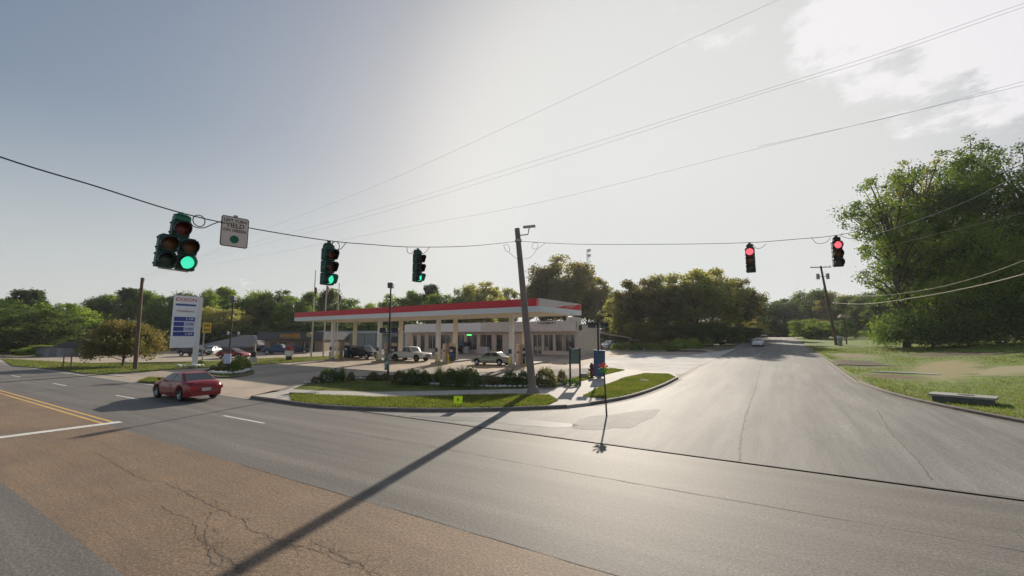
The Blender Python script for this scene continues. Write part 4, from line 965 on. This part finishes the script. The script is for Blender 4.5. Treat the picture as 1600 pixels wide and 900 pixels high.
# carport building right of store
d=84; e,w_,g=building('low_house','low house with tan sloping roof right of the store',938,1003,0,0,d,10,0,0,0)
z1=zpx(945,517,d)-g; z2=zpx(985,530,d)-g; ht=z2*.95
MB().box((-w_*.05,6,ht/2),(w_*.85,9,ht)).build('wall',mat('dark_wall',(.10,.085,.08),.9),e)
MB().add([(-w_/2-1,-.8,z1),(w_*.22,-.8,z2+.4),(w_*.22,12,z2+.6),(-w_/2-1,12,z1+.4),(-w_/2-1,-.8,z1-.3),(w_*.22,-.8,z2+.1),(w_*.22,12,z2+.3),(-w_/2-1,12,z1+.1)],[(0,1,2,3),(4,7,6,5),(0,4,5,1),(1,5,6,2),(2,6,7,3),(3,7,4,0)]).build('roof',mat('tan_roof',(.36,.27,.2),.8),e)
MB().box((w_*.36,3,z2-.1),(w_*.34,6,.25)).build('porch_roof',mat('tan_roof2',(.36,.27,.2),.8),e)
for a in(.25,.48): MB().box((w_*a,.4,z2/2-.1),(.2,.2,z2-.2)).build('porch_post',mat('dark_wall',(.1,.085,.08)),e)

# ---------------------------------------------------------------- signs, poles
b=P(299,575); tz=zat(b[0],b[1],308,464); bz=zat(b[0],b[1],300,543)
ps=empty('price_sign',b,R(6),'tall white fuel price sign with blue price rows','sign'); Hs=tz-b[2]; Hb=bz-b[2]
MB().box((0,.28,Hs/2),(.34,.42,Hs)).build('post',WHITE,ps,bevel=.02)
Wp=2.25; MB().box((0,-Wp/2+.08,(Hs+Hb)/2),(.26,Wp,Hs-Hb)).build('panel',mat('sign_white',(.85,.86,.88),.4,var=.04),ps,bevel=.03)
ph=Hs-Hb; yc=-Wp/2+.05; rt=(R(90),0,R(90))
text('brand_lettering','EXXON',.50,mat('brand_red',(.55,.05,.06),.4),ps,(.134,yc,Hs-ph*.075),rt,ext=.004,sx=1.15)
MB().box((.133,yc,Hs-ph*.175),(.012,Wp*.86,ph*.038)).build('blue_stripe',mat('blue_stripe',(.02,.10,.35),.4),ps)
text('shop_lettering','TIGERMART',.27,mat('dull_red',(.22,.06,.06),.5),ps,(.134,yc,Hs-ph*.30),rt,ext=.004,sx=1.2)
WT=mat('digit_white',(.8,.8,.85),.4)
for i,zf in enumerate((.45,.545,.64,.735)):
    zc=Hs-ph*zf
    q=MB().box((.133,yc-Wp*.24,zc),(.012,Wp*.42,ph*.082)).build('grade_panel',BLUE,ps)
    q2=MB().box((.133,yc+Wp*.20,zc),(.012,Wp*.46,ph*.082)).build('price_panel',BLUE if i in(0,3) else mat('price_pale',(.5,.53,.68),.4),ps)
    text('price_digits',['2 199','2 349','2 499','2 259'][i],.32,WT if i in(0,3) else BLUE,ps,(.142,yc+Wp*.20,zc),rt,ext=.003)
# planting at its base done above
b=P(318,562); X,Y=b[0],b[1]
ys_=empty('yellow_sign',b,R(10),'small square yellow board beside the fuel price sign','sign')
z1=zat(X,Y,318,504)-b[2]; z2=zat(X,Y,318,520)-b[2]
MB().box((0,.1,(z1+z2)/2),(.12,1.15,z1-z2)).build('board',mat('board_yellow',(.62,.40,.03),.5),ys_,bevel=.02); MB().box((-.02,-.2,z2/2),(.12,.12,z2)).build('post',GALV,ys_)
mb=MB(); 
for r_ in(.28,.7): 
    for k_ in range(3): mb.box((.067,.1-.32+k_*.3,z2+(z1-z2)*r_),(.012,.2,.32))
mb.build('dark_marks',mat('marks',(.08,.05,.02),.6),ys_)
def flood_pole(x,y,topy,floody,label,banner,bw=(.55,1.7),bz=None,headbox=True,bx=0):
    b=P(x,y); b=(b[0],b[1],b[2]+.1); e=empty('floodlight_pole',b,YAW,label,'light pole','dark floodlight poles round the forecourt')
    tz=zat(b[0],b[1],x,topy)-b[2]; fz=zat(b[0],b[1],x,floody)-b[2]
    MB().cyl((0,0,0),(0,0,tz),.085,.06,12).build('shaft',BLACK,e,smooth=True)
    MB().box((0,0,.06),(.32,.32,.12)).build('base_plate',mat('basegrey',(.3,.28,.27)),e)
    if headbox: MB().box((0,0,tz+.06),(.42,.5,.42)).build('lamp_head',mat('lamp_grey',(.10,.11,.12),.5),e,bevel=.03)
    MB().box((0,-.05,fz),(1.1,.07,.07)).build('crossarm',BLACK,e)
    for s_ in(-1,1):
        fl=MB().box((.48*s_,-.02,fz+.14),(.5,.38,.34),0,('X',R(-18))).build('floodlight',BLACK,e,bevel=.03); MB().box((.48*s_,-.22,fz+.09),(.42,.02,.26),0,('X',R(-18))).build('lens',mat('flood_lens',(.1,.11,.12),.2),fl)
    return e,b
e,b=flood_pole(606,592,447,519,'tall dark floodlight pole with green banner in the corner bed',1)
z1=zat(b[0],b[1],606,552)-b[2]; z2=zat(b[0],b[1],606,578)-b[2]
o=MB().box((0,0,0),(.36,.10,z1-z2)).build('banner_sign',mat('banner_green',(.06,.16,.10),.5,var=.3,vscale=3,col2=(.45,.5,.45),c2scale=2.2),None,bevel=.04,loc=(b[0],b[1]-.15,b[2]+(z1+z2)/2)); o.rotation_euler=(0,0,YAW); tag(o,'green and white narrow sign strapped low on the tall floodlight pole','sign')
e,b=flood_pole(356,583,467,524,'dark floodlight pole with white banner on the small kerbed island',1)
z1=zat(b[0],b[1],356,553)-b[2]; z2=zat(b[0],b[1],356,568)-b[2]
o=MB().box((0,0,0),(.62,.10,z1-z2)).build('banner_sign',mat('banner_pale',(.5,.53,.68),.5,var=.2,vscale=3),None,bevel=.02,loc=(b[0]+.05,b[1]-.15,b[2]+(z1+z2)/2)); o.rotation_euler=(0,0,YAW); tag(o,'pale bluish sign strapped on the floodlight pole of the small island','sign')
e,b=flood_pole(936,593,500,511,'short dark floodlight pole by the hydrant with a blue sign board',1,headbox=False)
z1=zat(b[0],b[1],939,547)-b[2]; z2=zat(b[0],b[1],940,588)-b[2]
o=MB().box((0,0,0),(.85,.10,z1-z2)).build('banner_sign',mat('banner_blue',(.045,.09,.17),.5,var=.3,vscale=2,col2=(.14,.07,.08),c2scale=1.5,c2lo=.55,c2hi=.7),None,bevel=.02,loc=(b[0]+.12,b[1]-.2,b[2]+(z1+z2)/2)); o.rotation_euler=(0,R(2),YAW); tag(o,'dark blue upright sign board in front of the short floodlight pole','sign')
# two-post sign
b=P(899,605); e=empty('two_post_sign',(b[0],b[1],b[2]+.1),YAW,'grey-green board on two dark posts at the right end of the bed','sign'); PG=mat('post_green',(.04,.06,.045),.6)
z1=zat(b[0],b[1],899,545)-b[2]; z2=zat(b[0],b[1],899,571)-b[2]
for s_ in(-1,1): MB().box((.32*s_,0,z1/2),(.11,.11,z1)).build('post',PG,e,bevel=.01)
MB().box((0,0,(z1+z2)/2-.05),(.53,.07,z1-z2-.1)).build('board',mat('board_grey',(.14,.17,.16),.6,var=.15),e,bevel=.01)
# flagpoles
FLC={'flag_red':mat('flag_red',(.30,.07,.06),.8,col2=(.5,.45,.42),c2scale=3),'flag_dark':mat('flag_dark',(.05,.06,.09),.8,col2=(.2,.06,.06),c2scale=2.)}
for x,y,ty,fy0,fy1,fm,lab in [(486,558,424,448,463,'flag_dark','tallest flagpole with limp dark flag, leftmost of three'),(505,557,446,446,462,'flag_red','middle flagpole with limp red and white flag'),(525,556,444,460,474,'flag_dark','rightmost flagpole with dark limp flag by the canopy end')]:
    b=P(x,y); tz=zat(b[0],b[1],x,ty)-b[2]; e=empty('flagpole',b,0,lab,'flagpole','flagpoles beside the canopy')
    MB().cyl((0,0,0),(0,0,tz),.13,.06,12).build('shaft',mat('flagpole_white',(.5,.48,.45),.4,.2),e,smooth=True); MB().lathe([(0,.12),(.09,.05),(.11,0),(.09,-.06),(0,-.12)],'Z',c=(0,0,tz+.1),n=12).build('finial',GALV,e,smooth=True)
    z1=zat(b[0],b[1],x,fy0)-b[2]; z2=zat(b[0],b[1],x,fy1)-b[2]
    v=[];n=8;m_=10
    for i in range(m_+1):
        t=i/m_; wdt=.18+.42*math.sin(math.pi*min(1,t*1.1))**.8
        for k in range(n+1): s_=k/n; v.append((.08+wdt*s_,.12*math.sin(s_*9+t*4)*s_,z1-(z1-z2)*t-.1*s_))
    mb=MB().add(v,[(i*(n+1)+k,i*(n+1)+k+1,(i+1)*(n+1)+k+1,(i+1)*(n+1)+k) for i in range(m_) for k in range(n)])
    fo=mb.build('flag',FLC[fm],None,smooth=True); fo.location=b; fo.data.materials[0]=FLC[fm]; tag(fo,f'limp {"red and white" if fm=="flag_red" else "dark"} flag on the {lab.split(" ")[0]} flagpole','flag','flags hanging on the flagpoles')
    md=fo.modifiers.new('s','SOLIDIFY'); md.thickness=.01
# mast behind trees
X,Y=dep(921,150); g=h(Y); tz=zat(X,Y,921,390)-g; e=empty('radio_mast',(X,Y,g),0,'thin lattice radio mast rising behind the brownish trees','mast')
mb=MB(); pr=[(.5*math.cos(R(a)),.5*math.sin(R(a))) for a in(0,120,240)]
for p_ in pr: mb.cyl((p_[0],p_[1],0),(p_[0],p_[1],tz),.05,.05,5)
for k in range(int(tz/1.2)):
    for i in range(3): a=pr[i];b_=pr[(i+1)%3]; mb.cyl((*a,k*1.2),(*b_,k*1.2+1.2),.03,.03,4)
mb.build('lattice',GALV,e)
for k in(.99,.93): MB().box((.5,0,tz*k),(1.2,.3,.9)).build('antenna',WHITE,e,bevel=.05)
# kiosk (red/white) and bin on the verge
b=P(451,564); e=empty('vending_kiosk',(b[0],b[1],b[2]+.05),R(-31+45),'red and white kiosk box on the grass strip left of the flagpoles','kiosk')
hk=zat(b[0],b[1],451,541)-b[2]
MB().box((0,0,hk*.2),(.5,.5,hk*.4)).build('stand',BLACK,e); MB().box((0,0,hk*.48),(.85,.6,hk*.36)).build('cabinet',WHITE,e,bevel=.02); MB().box((0,0,hk*.83),(.8,.6,hk*.32)).build('red_panel',mat('kiosk_red',(.45,.08,.07),.5),e,bevel=.02); MB().box((.0,-.31,hk*.84),(.5,.02,hk*.13)).build('dark_square',mat('kiosk_dark',(.2,.02,.02)),e)
b=P(395,567); e=empty('litter_bin',b,0,'dark litter bin on a concrete block on the grass strip','bin'); MB().box((0,0,.35),(.8,.6,.7)).build('block',CONC2,e,bevel=.04); MB().lathe([(0,1.5),(.2,1.48),(.34,1.35),(.32,.7),(0,.7)],'Z',n=16).build('drum',BLACK,e,smooth=True)
b=P(398,560); e=empty('small_post_sign',b,R(20),'small yellowish sign on a pale post behind the litter bin','sign'); hz=zat(b[0],b[1],398,537)-b[2]; MB().box((0,0,hz/2),(.1,.1,hz)).build('post',CREAM,e); MB().box((0,0,hz),(.7,.06,.5)).build('board',mat('dull_yellow',(.4,.34,.15),.6),e)
# orange fence posts in left grass
for i,x in enumerate((98,110)):
    b=P(x,575); o=MB().box((0,0,.75),(.09,.09,1.6)).box((0,-.05,1.2),(.25,.02,.25)).build('marker_post',mat('marker_orange',(.35,.16,.08),.7),None,loc=b); tag(o,['thin orange marker post in the left verge, left one','thin orange marker post in the left verge, right one'][i],'post','marker posts in the left verge')
# hydrant
b=P(925,592); e=empty('fire_hydrant',(b[0],b[1],b[2]+.12),0,'rust-red fire hydrant on the lawn beside the blue sign board','hydrant'); HM=mat('hydrant_red',(.16,.035,.022),.5,var=.15)
MB().lathe([(0,0),(.22,0),(.22,.06),(.14,.08),(.14,.75),(.19,.77),(.19,.83),(.15,.85),(.12,.98),(.05,1.05),(.05,1.12),(0,1.12)],'Z',n=20).build('barrel',HM,e,smooth=True)
for a in(0,90,180): MB().cyl((0,0,.55),(.24*math.cos(R(a)),-.24*math.sin(R(a)),.55),.075,.075,12).cyl((.2*math.cos(R(a)),-.2*math.sin(R(a)),.55),(.26*math.cos(R(a)),-.26*math.sin(R(a)),.55),.095,.095,8).build('outlet_cap',HM,e,smooth=True)
# meter covers and rocks beside hydrant
b=P(912,592); o=MB().lathe([(0,.30),(.25,.28),(.36,.15),(.4,0)],'Z',n=9).build('rock',mat('pinkstone',(.35,.25,.22),.9,var=.2,vscale=5),None,smooth=True,loc=(b[0],b[1],b[2]+.12)); tag(o,'pinkish rock on the grass left of the hydrant','rock')
b=P(1007,598.5); o=MB().box((0,0,0),(.5,.38,.08)).box((0,0,.05),(.3,.2,.03)).build('meter_cover',CONC2,None,bevel=.01,loc=(b[0],b[1],b[2]+.16)); tag(o,'white square utility cover in the lawn by the side road kerb','utility cover')
# stop sign post; coloured vanes invented in place of its lost top
b=P(948,650); hz=zat(b[0],b[1],943,577)-b[2]; e=empty('garden_spinner',(b[0],b[1],b[2]+.12),YAW,'thin dark post at the kerb topped with a red, yellow and green spinner','wind spinner')
MB().cyl((0,0,-.2),(-.07,0,hz),.038,.03,10).build('post',mat('spin_post',(.06,.035,.035),.6),e)
for i,(a,c_) in enumerate([(100,(.6,.03,.03)),(150,(.6,.03,.03)),(205,(.03,.16,.12)),(240,(.04,.30,.06)),(290,(.04,.30,.06)),(335,(.62,.45,.03)),(20,(.65,.25,.03)),(60,(.6,.03,.03))]):
    v=[(0,0,0),(.20*math.cos(R(a-16)),.03,.20*math.sin(R(a-16))),(.23*math.cos(R(a)),-.05,.23*math.sin(R(a))),(.19*math.cos(R(a+20)),-.08,.19*math.sin(R(a+20))),(.05*math.cos(R(a)),.05,.05*math.sin(R(a)))]
    MB().add(v+[(p_[0],p_[1]+.012,p_[2]) for p_ in v],[(0,1,2,3),(5,8,7,6),(0,5,6,1),(1,6,7,2),(2,7,8,3),(3,8,5,0)]).build('vane',mat(f'spin_{c_[0]}_{c_[1]}',c_,.5),e,loc=(-.12,-.05,hz-.05))
# lime yard sign
b=P(715.5,641); e=empty('yard_sign',(b[0],b[1],b[2]+.12),YAW,'small lime-yellow sign stuck in the kerbside lawn','sign'); 
MB().box((0,0,.34),(.40,.015,.34)).build('panel',leafmat('lime',(.36,.46,.03),(.42,.52,.04),.35),e); MB().cyl((-.12,0,-.1),(-.12,0,.2),.01).cyl((.12,0,-.1),(.12,0,.2),.01).build('wire_leg',BLACK,e)
MB().box((0,-.012,.35),(.10,.006,.12)).build('dark_mark',mat('limemark',(.2,.3,.03)),e)
# storm drain slab right
pA=P(1450,621);X,Y=pA[0],pA[1]; fx,fy=PF(1505,628); e=empty('drain_inlet',(fx,fy,fieldz(fx,fy)-.02),R(-20),'flat concrete drain inlet box in the grass at right','drain inlet')
MB().box((0,0,.10),(2.0,1.1,.34)).build('box',mat('inlet_wall',(.12,.125,.12),.85,var=.2),e,bevel=.02); MB().box((0,0,.30),(2.25,1.3,.10)).build('lid',mat('inlet_lid',(.30,.29,.26),.85,var=.2),e,bevel=.02); MB().lathe([(0,.37),(.3,.365),(.32,.352)],'Z',c=(.1,0,0),n=20).build('manhole',mat('iron',(.05,.045,.04),.7),e)
# gutter slab edge lying by dirt
b=(11.0,43.0); o=MB().box((0,0,0),(2.6,.5,.12)).box((1.9,-.3,.0),(1.4,.4,.1),R(-20)).build('broken_slab',CONC2,None,bevel=.02,loc=(*PF(1395,583),fieldz(*PF(1395,583))+.03)); o.rotation_euler=(0,0,R(-12)); tag(o,'pale broken concrete strip beside the dirt patch','concrete slab')
b=(9.6,46.6); o=MB().box((0,0,0),(4.2,.3,.1)).build('kerb_fragment',mat('frag',(.42,.30,.24),.85),None,bevel=.02,loc=(*PF(1352,571.5),fieldz(*PF(1352,571.5))+.04)); o.rotation_euler=(0,0,R(4)); tag(o,'long pinkish concrete strip along the dark dirt patch','concrete slab')
# mailbox and small sign near transformer pole
X,Y=dep(1312,74); g=fieldz(X,Y); e=empty('mailbox',(X,Y,g),YAW,'pale blue-white mailbox at the foot of the transformer pole','mailbox'); MB().box((0,0,.6),(.5,.35,1.2)).build('post',mat('mb_grey',(.3,.33,.38)),e,bevel=.02); MB().box((0,0,1.4),(.7,.6,.5)).build('box',mat('mb_pale',(.45,.5,.55)),e,bevel=.12)
X,Y=dep(1322,80); g=fieldz(X,Y); hz=zat(X,Y,1322,496)-g; e=empty('small_sign',(X,Y,g),YAW,'small pale pink-roofed sign above the bushes right of the transformer pole','sign'); MB().box((0,0,hz/2),(.15,.15,hz)).build('post',WOOD,e); MB().prism([(-1.1,0),(1.1,0),(.7,.55),(-.7,.55)],'Y',-.3,.3).build('cap',mat('pinkroof',(.6,.42,.38),.6),e,loc=(0,0,hz))

# ---------------------------------------------------------------- vehicles
def lerp(pts,x):
    if x<=pts[0][0]: return pts[0][1]
    for (a,b_),(c,d) in zip(pts,pts[1:]):
        if x<=c: return b_+(d-b_)*(x-a)/(c-a)
    return pts[-1][1]
def vehicle(label,cat,loc,heading,paint,L_=4.8,W_=1.8,prof=None,cab=None,wx=(1.45,-1.35),wr=.33,clear=.22,name='car',detail=True,bed=False,tail=(.45,.02,.02),head=(.7,.7,.68),plate=True,rimm=None,trim=None,group=None,win_split=(.50,)):
    e=empty(name,loc,heading,label,cat,group); N=97; xs=np.linspace(-L_/2,L_/2,N); rows=[(0,.93),(.12,.975),(.35,1.),(.6,.995),(.8,.96),(.93,.915),(1,.86)]
    V=[];F=[]; capn=4; cols=len(rows)+capn
    for x in xs:
        zt=lerp(prof,x); zb=clear+.10*max(0,(abs(x)-L_/2+.35)/.35)
        for w0 in wx:
            rr_=wr+.07; dx=x-w0
            if abs(dx)<rr_: zb=max(zb,wr+math.sqrt(rr_*rr_-dx*dx))
        zb=min(zb,zt-.1)
        tpr=1-.16*max(0,(abs(x)-L_/2+.7)/.7)**2.2-.04*max(0,(abs(x)-L_/2+.15)/.15)**2
        half=[]
        for t,k in rows: half.append((W_/2*k*tpr,zb+(zt-zb)*t))
        for j in range(1,capn+1): q=1-j/capn; half.append((W_/2*.86*tpr*q,zt+.035*(1-q*q)))
        for y,z in half: V.append((x,y,z))
        for y,z in half[:-1][::-1]: V.append((x,-y,z))
    n=2*cols-1
    for i in range(N-1):
        for k in range(n-1): F.append((i*n+k,i*n+k+1,(i+1)*n+k+1,(i+1)*n+k))
    F.append(tuple(range(n))); F.append(tuple((N-1)*n+k for k in range(n))[::-1])
    mb=MB().add(V,F)
    (xb0,xr1,xr2,xb3,zbelt,zroof,wb,wr_)=cab
    zbelt-=.03
    cv=[]
    for x,z,wv in((xb0,zbelt,wb),(xb3,zbelt,wb),(xr2,zroof,wr_),(xr1,zroof,wr_)): cv+=[(x,wv,z),(x,-wv,z)]
    body=mb.build('body',paint,e,smooth=True)
    cb_=MB().add(cv,[(0,2,4,6),(1,7,5,3),(2,3,5,4),(0,6,7,1),(6,4,5,7),(0,1,3,2)])
    roof=cb_.build('cabin',paint,e,smooth=True,bevel=.09,seg=4)
    G_=mat('car_glass',(.03,.045,.05),.05,var=0,spec=.9)
    def pane(nm,q4,off=.012):
        q4=[Vector(p) for p in q4]; nn=(q4[1]-q4[0]).cross(q4[3]-q4[0]).normalized(); c=sum(q4,Vector())/4
        if nn.dot(c-Vector((0,0,zbelt)))<0: nn=-nn
        q=[p+nn*off for p in q4]; m2=MB().add([p for p in q]+[p-nn*.02 for p in q],[(0,1,2,3),(7,6,5,4),(0,4,5,1),(1,5,6,2),(2,6,7,3),(3,7,4,0)]); m2.build(nm,G_,e)
    def tp(s_,t): # side point: s along 0..1 rear->front, t belt->roof
        a=Vector((xb0+(xb3-xb0)*s_,wb,zbelt)); b_=Vector((xr1+(xr2-xr1)*s_,wr_,zroof)); return a+(b_-a)*t
    sp=[.07]+list(win_split)+[.92]
    for i in range(len(sp)-1):
        a,b_=sp[i]+.02,sp[i+1]-.02
        q=[tp(a,.10),tp(b_,.10),tp(b_,.86),tp(a,.86)]
        pane('side_window',q); pane('side_window',[Vector((p.x,-p.y,p.z)) for p in q])
    def fr(xa,xb_,nm):
        f=lambda t,s_:Vector((xa+(xb_-xa)*t,s_*(wb+(wr_-wb)*t)*.88,zbelt+(zroof-zbelt)*t))
        pane(nm,[f(.12,-1),f(.12,1),f(.88,1),f(.88,-1)])
    fr(xb3,xr2,'windscreen'); fr(xb0,xr1,'rear_window')
    for w0 in wx:
        for s_ in(-1,1):
            yy=s_*(W_/2-.11)
            wl=MB().lathe([(wr*.62,-.10),(wr*.9,-.11),(wr,-.07),(wr,.07),(wr*.9,.11),(wr*.62,.10)],'Y',n=28).build('wheel',TYRE,e,smooth=True,loc=(w0,yy,wr))
            rm=MB().lathe([(0,.05*s_),(wr*.18,.055*s_),(wr*.2,.03*s_),(wr*.55,.05*s_),(wr*.63,.10*s_),(wr*.64,.0)],'Y',n=28)
            for k in range(6):
                a=2*math.pi*k/6; rm.box((wr*.38*math.cos(a),.06*s_,wr*.38*math.sin(a)),(wr*.42,.03,wr*.10),0,('Y',-a))
            rm.build('rim',rimm or RIM,wl,smooth=False)
    MB().box((0,0,clear+.18),(L_-.9,W_-.46,.3)).build('underbody',BLACK,e)
    TL=mat(f'tail_{tail}',tail,.25,var=0,coat=.5); HL=mat(f'head_{head}',head,.15,var=0,coat=.5)
    zr=lerp(prof,-L_/2+.1); zf=lerp(prof,L_/2-.1)
    for s_ in(-1,1):
        MB().box((-L_/2+.10,s_*(W_/2*.70),zr-.17),(.26,.34,.17)).build('tail_light',TL,e,bevel=.03)
        MB().box((L_/2-.13,s_*(W_/2*.70),zf-.17),(.30,.36,.15)).build('headlight',HL,e,bevel=.03)
        MB().box((xb3-.28,s_*(wb+.12),zbelt+.09),(.10,.16,.11)).build('mirror',paint if trim is None else BLACK,e,bevel=.03)
    MB().box((-L_/2+.015,0,zr-.26),(.05,.42,.16)).build('number_plate',mat('plate',(.5,.5,.47),.5),e)
    MB().box((L_/2-.02,0,zf-.25),(.06,.85,.14)).build('grille',BLACK,e)
    MB().box((-L_/2+.03,0,clear+.15),(.12,W_*.80,.14)).build('rear_bumper',trim or paint,e,bevel=.04); MB().box((L_/2-.03,0,clear+.15),(.12,W_*.80,.14)).build('front_bumper',trim or paint,e,bevel=.04)
    if detail:
        mb=MB(); sx=[xb0+(xb3-xb0)*s_ for s_ in (.12,win_split[0],.95)]
        for s_ in(-1,1):
            for x in sx: mb.box((x,s_*(W_/2-.001),.62),(.014,.012,.5))
        mb.build('door_seam',BLACK,e)
        for s_ in(-1,1):
            for x in (sx[0]+.35,sx[1]+.35): MB().box((x,s_*(W_/2+.004),zbelt-.16),(.18,.03,.03)).build('door_handle',paint,e,bevel=.008)
    if bed:
        MB().box(((-L_/2+xb0)/2+.03,0,lerp(prof,-L_/2+.5)+.025),(xb0+L_/2-.18,W_*.74,.03)).build('bed_liner',BLACK,e)
    return e
def paint(name,c,met=.3,rough=.3): return mat(name,c,rough,met,var=.03,coat=.35,spec=.4)
SED=[(-2.4,.62),(-2.22,.86),(-2.05,.99),(-1.6,1.03),(-.5,1.00),(.8,.97),(1.5,.90),(2.0,.78),(2.2,.68),(2.3,.5)]
CABS=(-1.95,-.95,.20,1.25,1.0,1.47,.82,.60)
vehicle('red sedan driving away in the near lane of the main road','car',(-27.85,11.1,0),R(180),paint('paint_red',(.25,.007,.012),0),L_=4.6,W_=1.72,prof=SED,cab=(-1.72,-.98,.22,1.28,1.0,1.42,.80,.58),win_split=(.46,))
def at(x,y,dz=0): p=P(x,y); return (p[0],p[1],p[2]+.004+dz)
vehicle('grey-green sedan parked nose-left under the canopy, in front of the right pumps','car',at(769,570),R(184),paint('paint_greygreen',(.30,.31,.24)),L_=4.6,prof=[(-2.3,.6),(-2.2,.88),(-1.7,.93),(-.5,.92),(.8,.90),(1.5,.84),(2.1,.72),(2.25,.6),(2.3,.48)],cab=(-1.55,-.85,.25,1.1,.93,1.38,.78,.58),detail=False,wr=.31)
PK=[(-2.75,.7),(-2.7,1.14),(-.75,1.14),(-.7,1.16),(.9,1.14),(1.2,1.12),(2.4,1.05),(2.68,.95),(2.75,.6)]
vehicle('white pickup truck with an open bed at the middle pumps','pickup truck',at(641,564),R(3),paint('paint_white',(.62,.60,.55),0),L_=5.5,W_=1.95,prof=PK,cab=(-.75,-.6,.45,1.05,1.14,1.80,.88,.70),wx=(1.75,-1.65),wr=.40,clear=.42,name='pickup_truck',detail=False,bed=True,tail=(.3,.03,.03),trim=mat('bumper_steel',(.35,.35,.36),.3,.7),win_split=(.55,),rimm=mat('rim_dark',(.15,.15,.15),.5,.5))
SV=[(-2.5,.7),(-2.45,1.12),(-.5,1.13),(1.0,1.12),(1.2,1.10),(2.2,1.02),(2.45,.9),(2.5,.6)]
vehicle('dark navy sport utility wagon at the left pumps','SUV',at(568,560.5),R(2),paint('paint_navy',(.012,.018,.035)),L_=5.1,W_=1.95,prof=SV,cab=(-2.42,-2.15,.45,1.1,1.12,1.80,.88,.72),wx=(1.6,-1.5),wr=.40,clear=.36,name='sport_utility_vehicle',detail=False,trim=mat('bumper_steel',(.35,.35,.36)),win_split=(.33,.64))
vehicle('black pickup truck parked by the store glass front','pickup truck',at(722,551.5),R(100),paint('paint_black',(.01,.01,.012)),L_=5.4,W_=1.95,prof=PK,cab=(-.9,-.75,.45,1.05,1.14,1.80,.88,.70),wx=(1.75,-1.65),wr=.40,clear=.40,name='pickup_truck',detail=False,bed=True)
vehicle('maroon car parked by the store right of the strain pole','car',at(872,553),R(110),paint('paint_maroon',(.13,.02,.022)),prof=SED,cab=CABS,detail=False)
vehicle('silver car parked in front of the low tan-roofed house','car',at(952,545),R(-100),paint('paint_silver',(.42,.42,.43),.5),prof=SED,cab=CABS,detail=False)
vehicle('dark estate car parked between the store and the low house','car',at(930,549.5),R(-80),paint('paint_black2',(.015,.014,.018)),prof=SED,cab=CABS,detail=False)
vehicle('white car approaching along the side road','car',at(1185,541),R(-92),paint('paint_white2',(.65,.66,.68),0),prof=SED,cab=CABS,detail=False)
X,Y=-3.4,146; vehicle('dark car farther up the side road behind the white one','car',(X,Y,h(Y)),R(-90),paint('paint_grey',(.05,.055,.07)),prof=SED,cab=CABS,detail=False)
vehicle('dark navy pickup parked left of the hip-roofed building','pickup truck',at(304,556),R(25),paint('paint_navy2',(.02,.022,.035)),L_=5.4,W_=1.9,prof=PK,cab=(-.9,-.75,.45,1.05,1.14,1.76,.88,.70),wx=(1.75,-1.65),wr=.40,clear=.40,name='pickup_truck',detail=False,bed=True)
vehicle('white car parked in front of the hip-roofed building','car',at(329,554),R(-50),paint('paint_white3',(.62,.63,.64),0),prof=SED,cab=CABS,detail=False)
vehicle('red car parked behind the floodlight pole of the small island','car',at(364,559.5),R(20),paint('paint_red2',(.26,.02,.025)),prof=SED,cab=CABS,detail=False)
vehicle('blue pickup parked in front of the parts shop, left one','pickup truck',at(436,553.5),R(35),paint('paint_blue',(.03,.06,.13)),L_=5.2,W_=1.9,prof=PK,cab=(-.9,-.75,.45,1.05,1.14,1.7,.86,.68),wx=(1.7,-1.6),wr=.38,clear=.36,name='pickup_truck',detail=False,bed=True)
vehicle('dark blue car parked in front of the parts shop, right of the kiosk','car',at(461,552.5),R(60),paint('paint_blue2',(.018,.03,.06)),prof=SED,cab=CABS,detail=False)

# ---------------------------------------------------------------- air
hm=bpy.data.materials.new('haze'); hm.use_nodes=True; nt=hm.node_tree; nt.nodes.remove(nt.nodes['Principled BSDF'])
pv=nt.nodes.new('ShaderNodeVolumePrincipled'); pv.inputs['Color'].default_value=(.9,.93,.96,1); pv.inputs['Density'].default_value=.0002; pv.inputs['Anisotropy'].default_value=.3
nt.links.new(pv.outputs[0],nt.nodes['Material Output'].inputs['Volume'])
o=MB().box((0,250,34.),(1840,1340,72)).build('haze',hm); tag(o,kind='stuff')
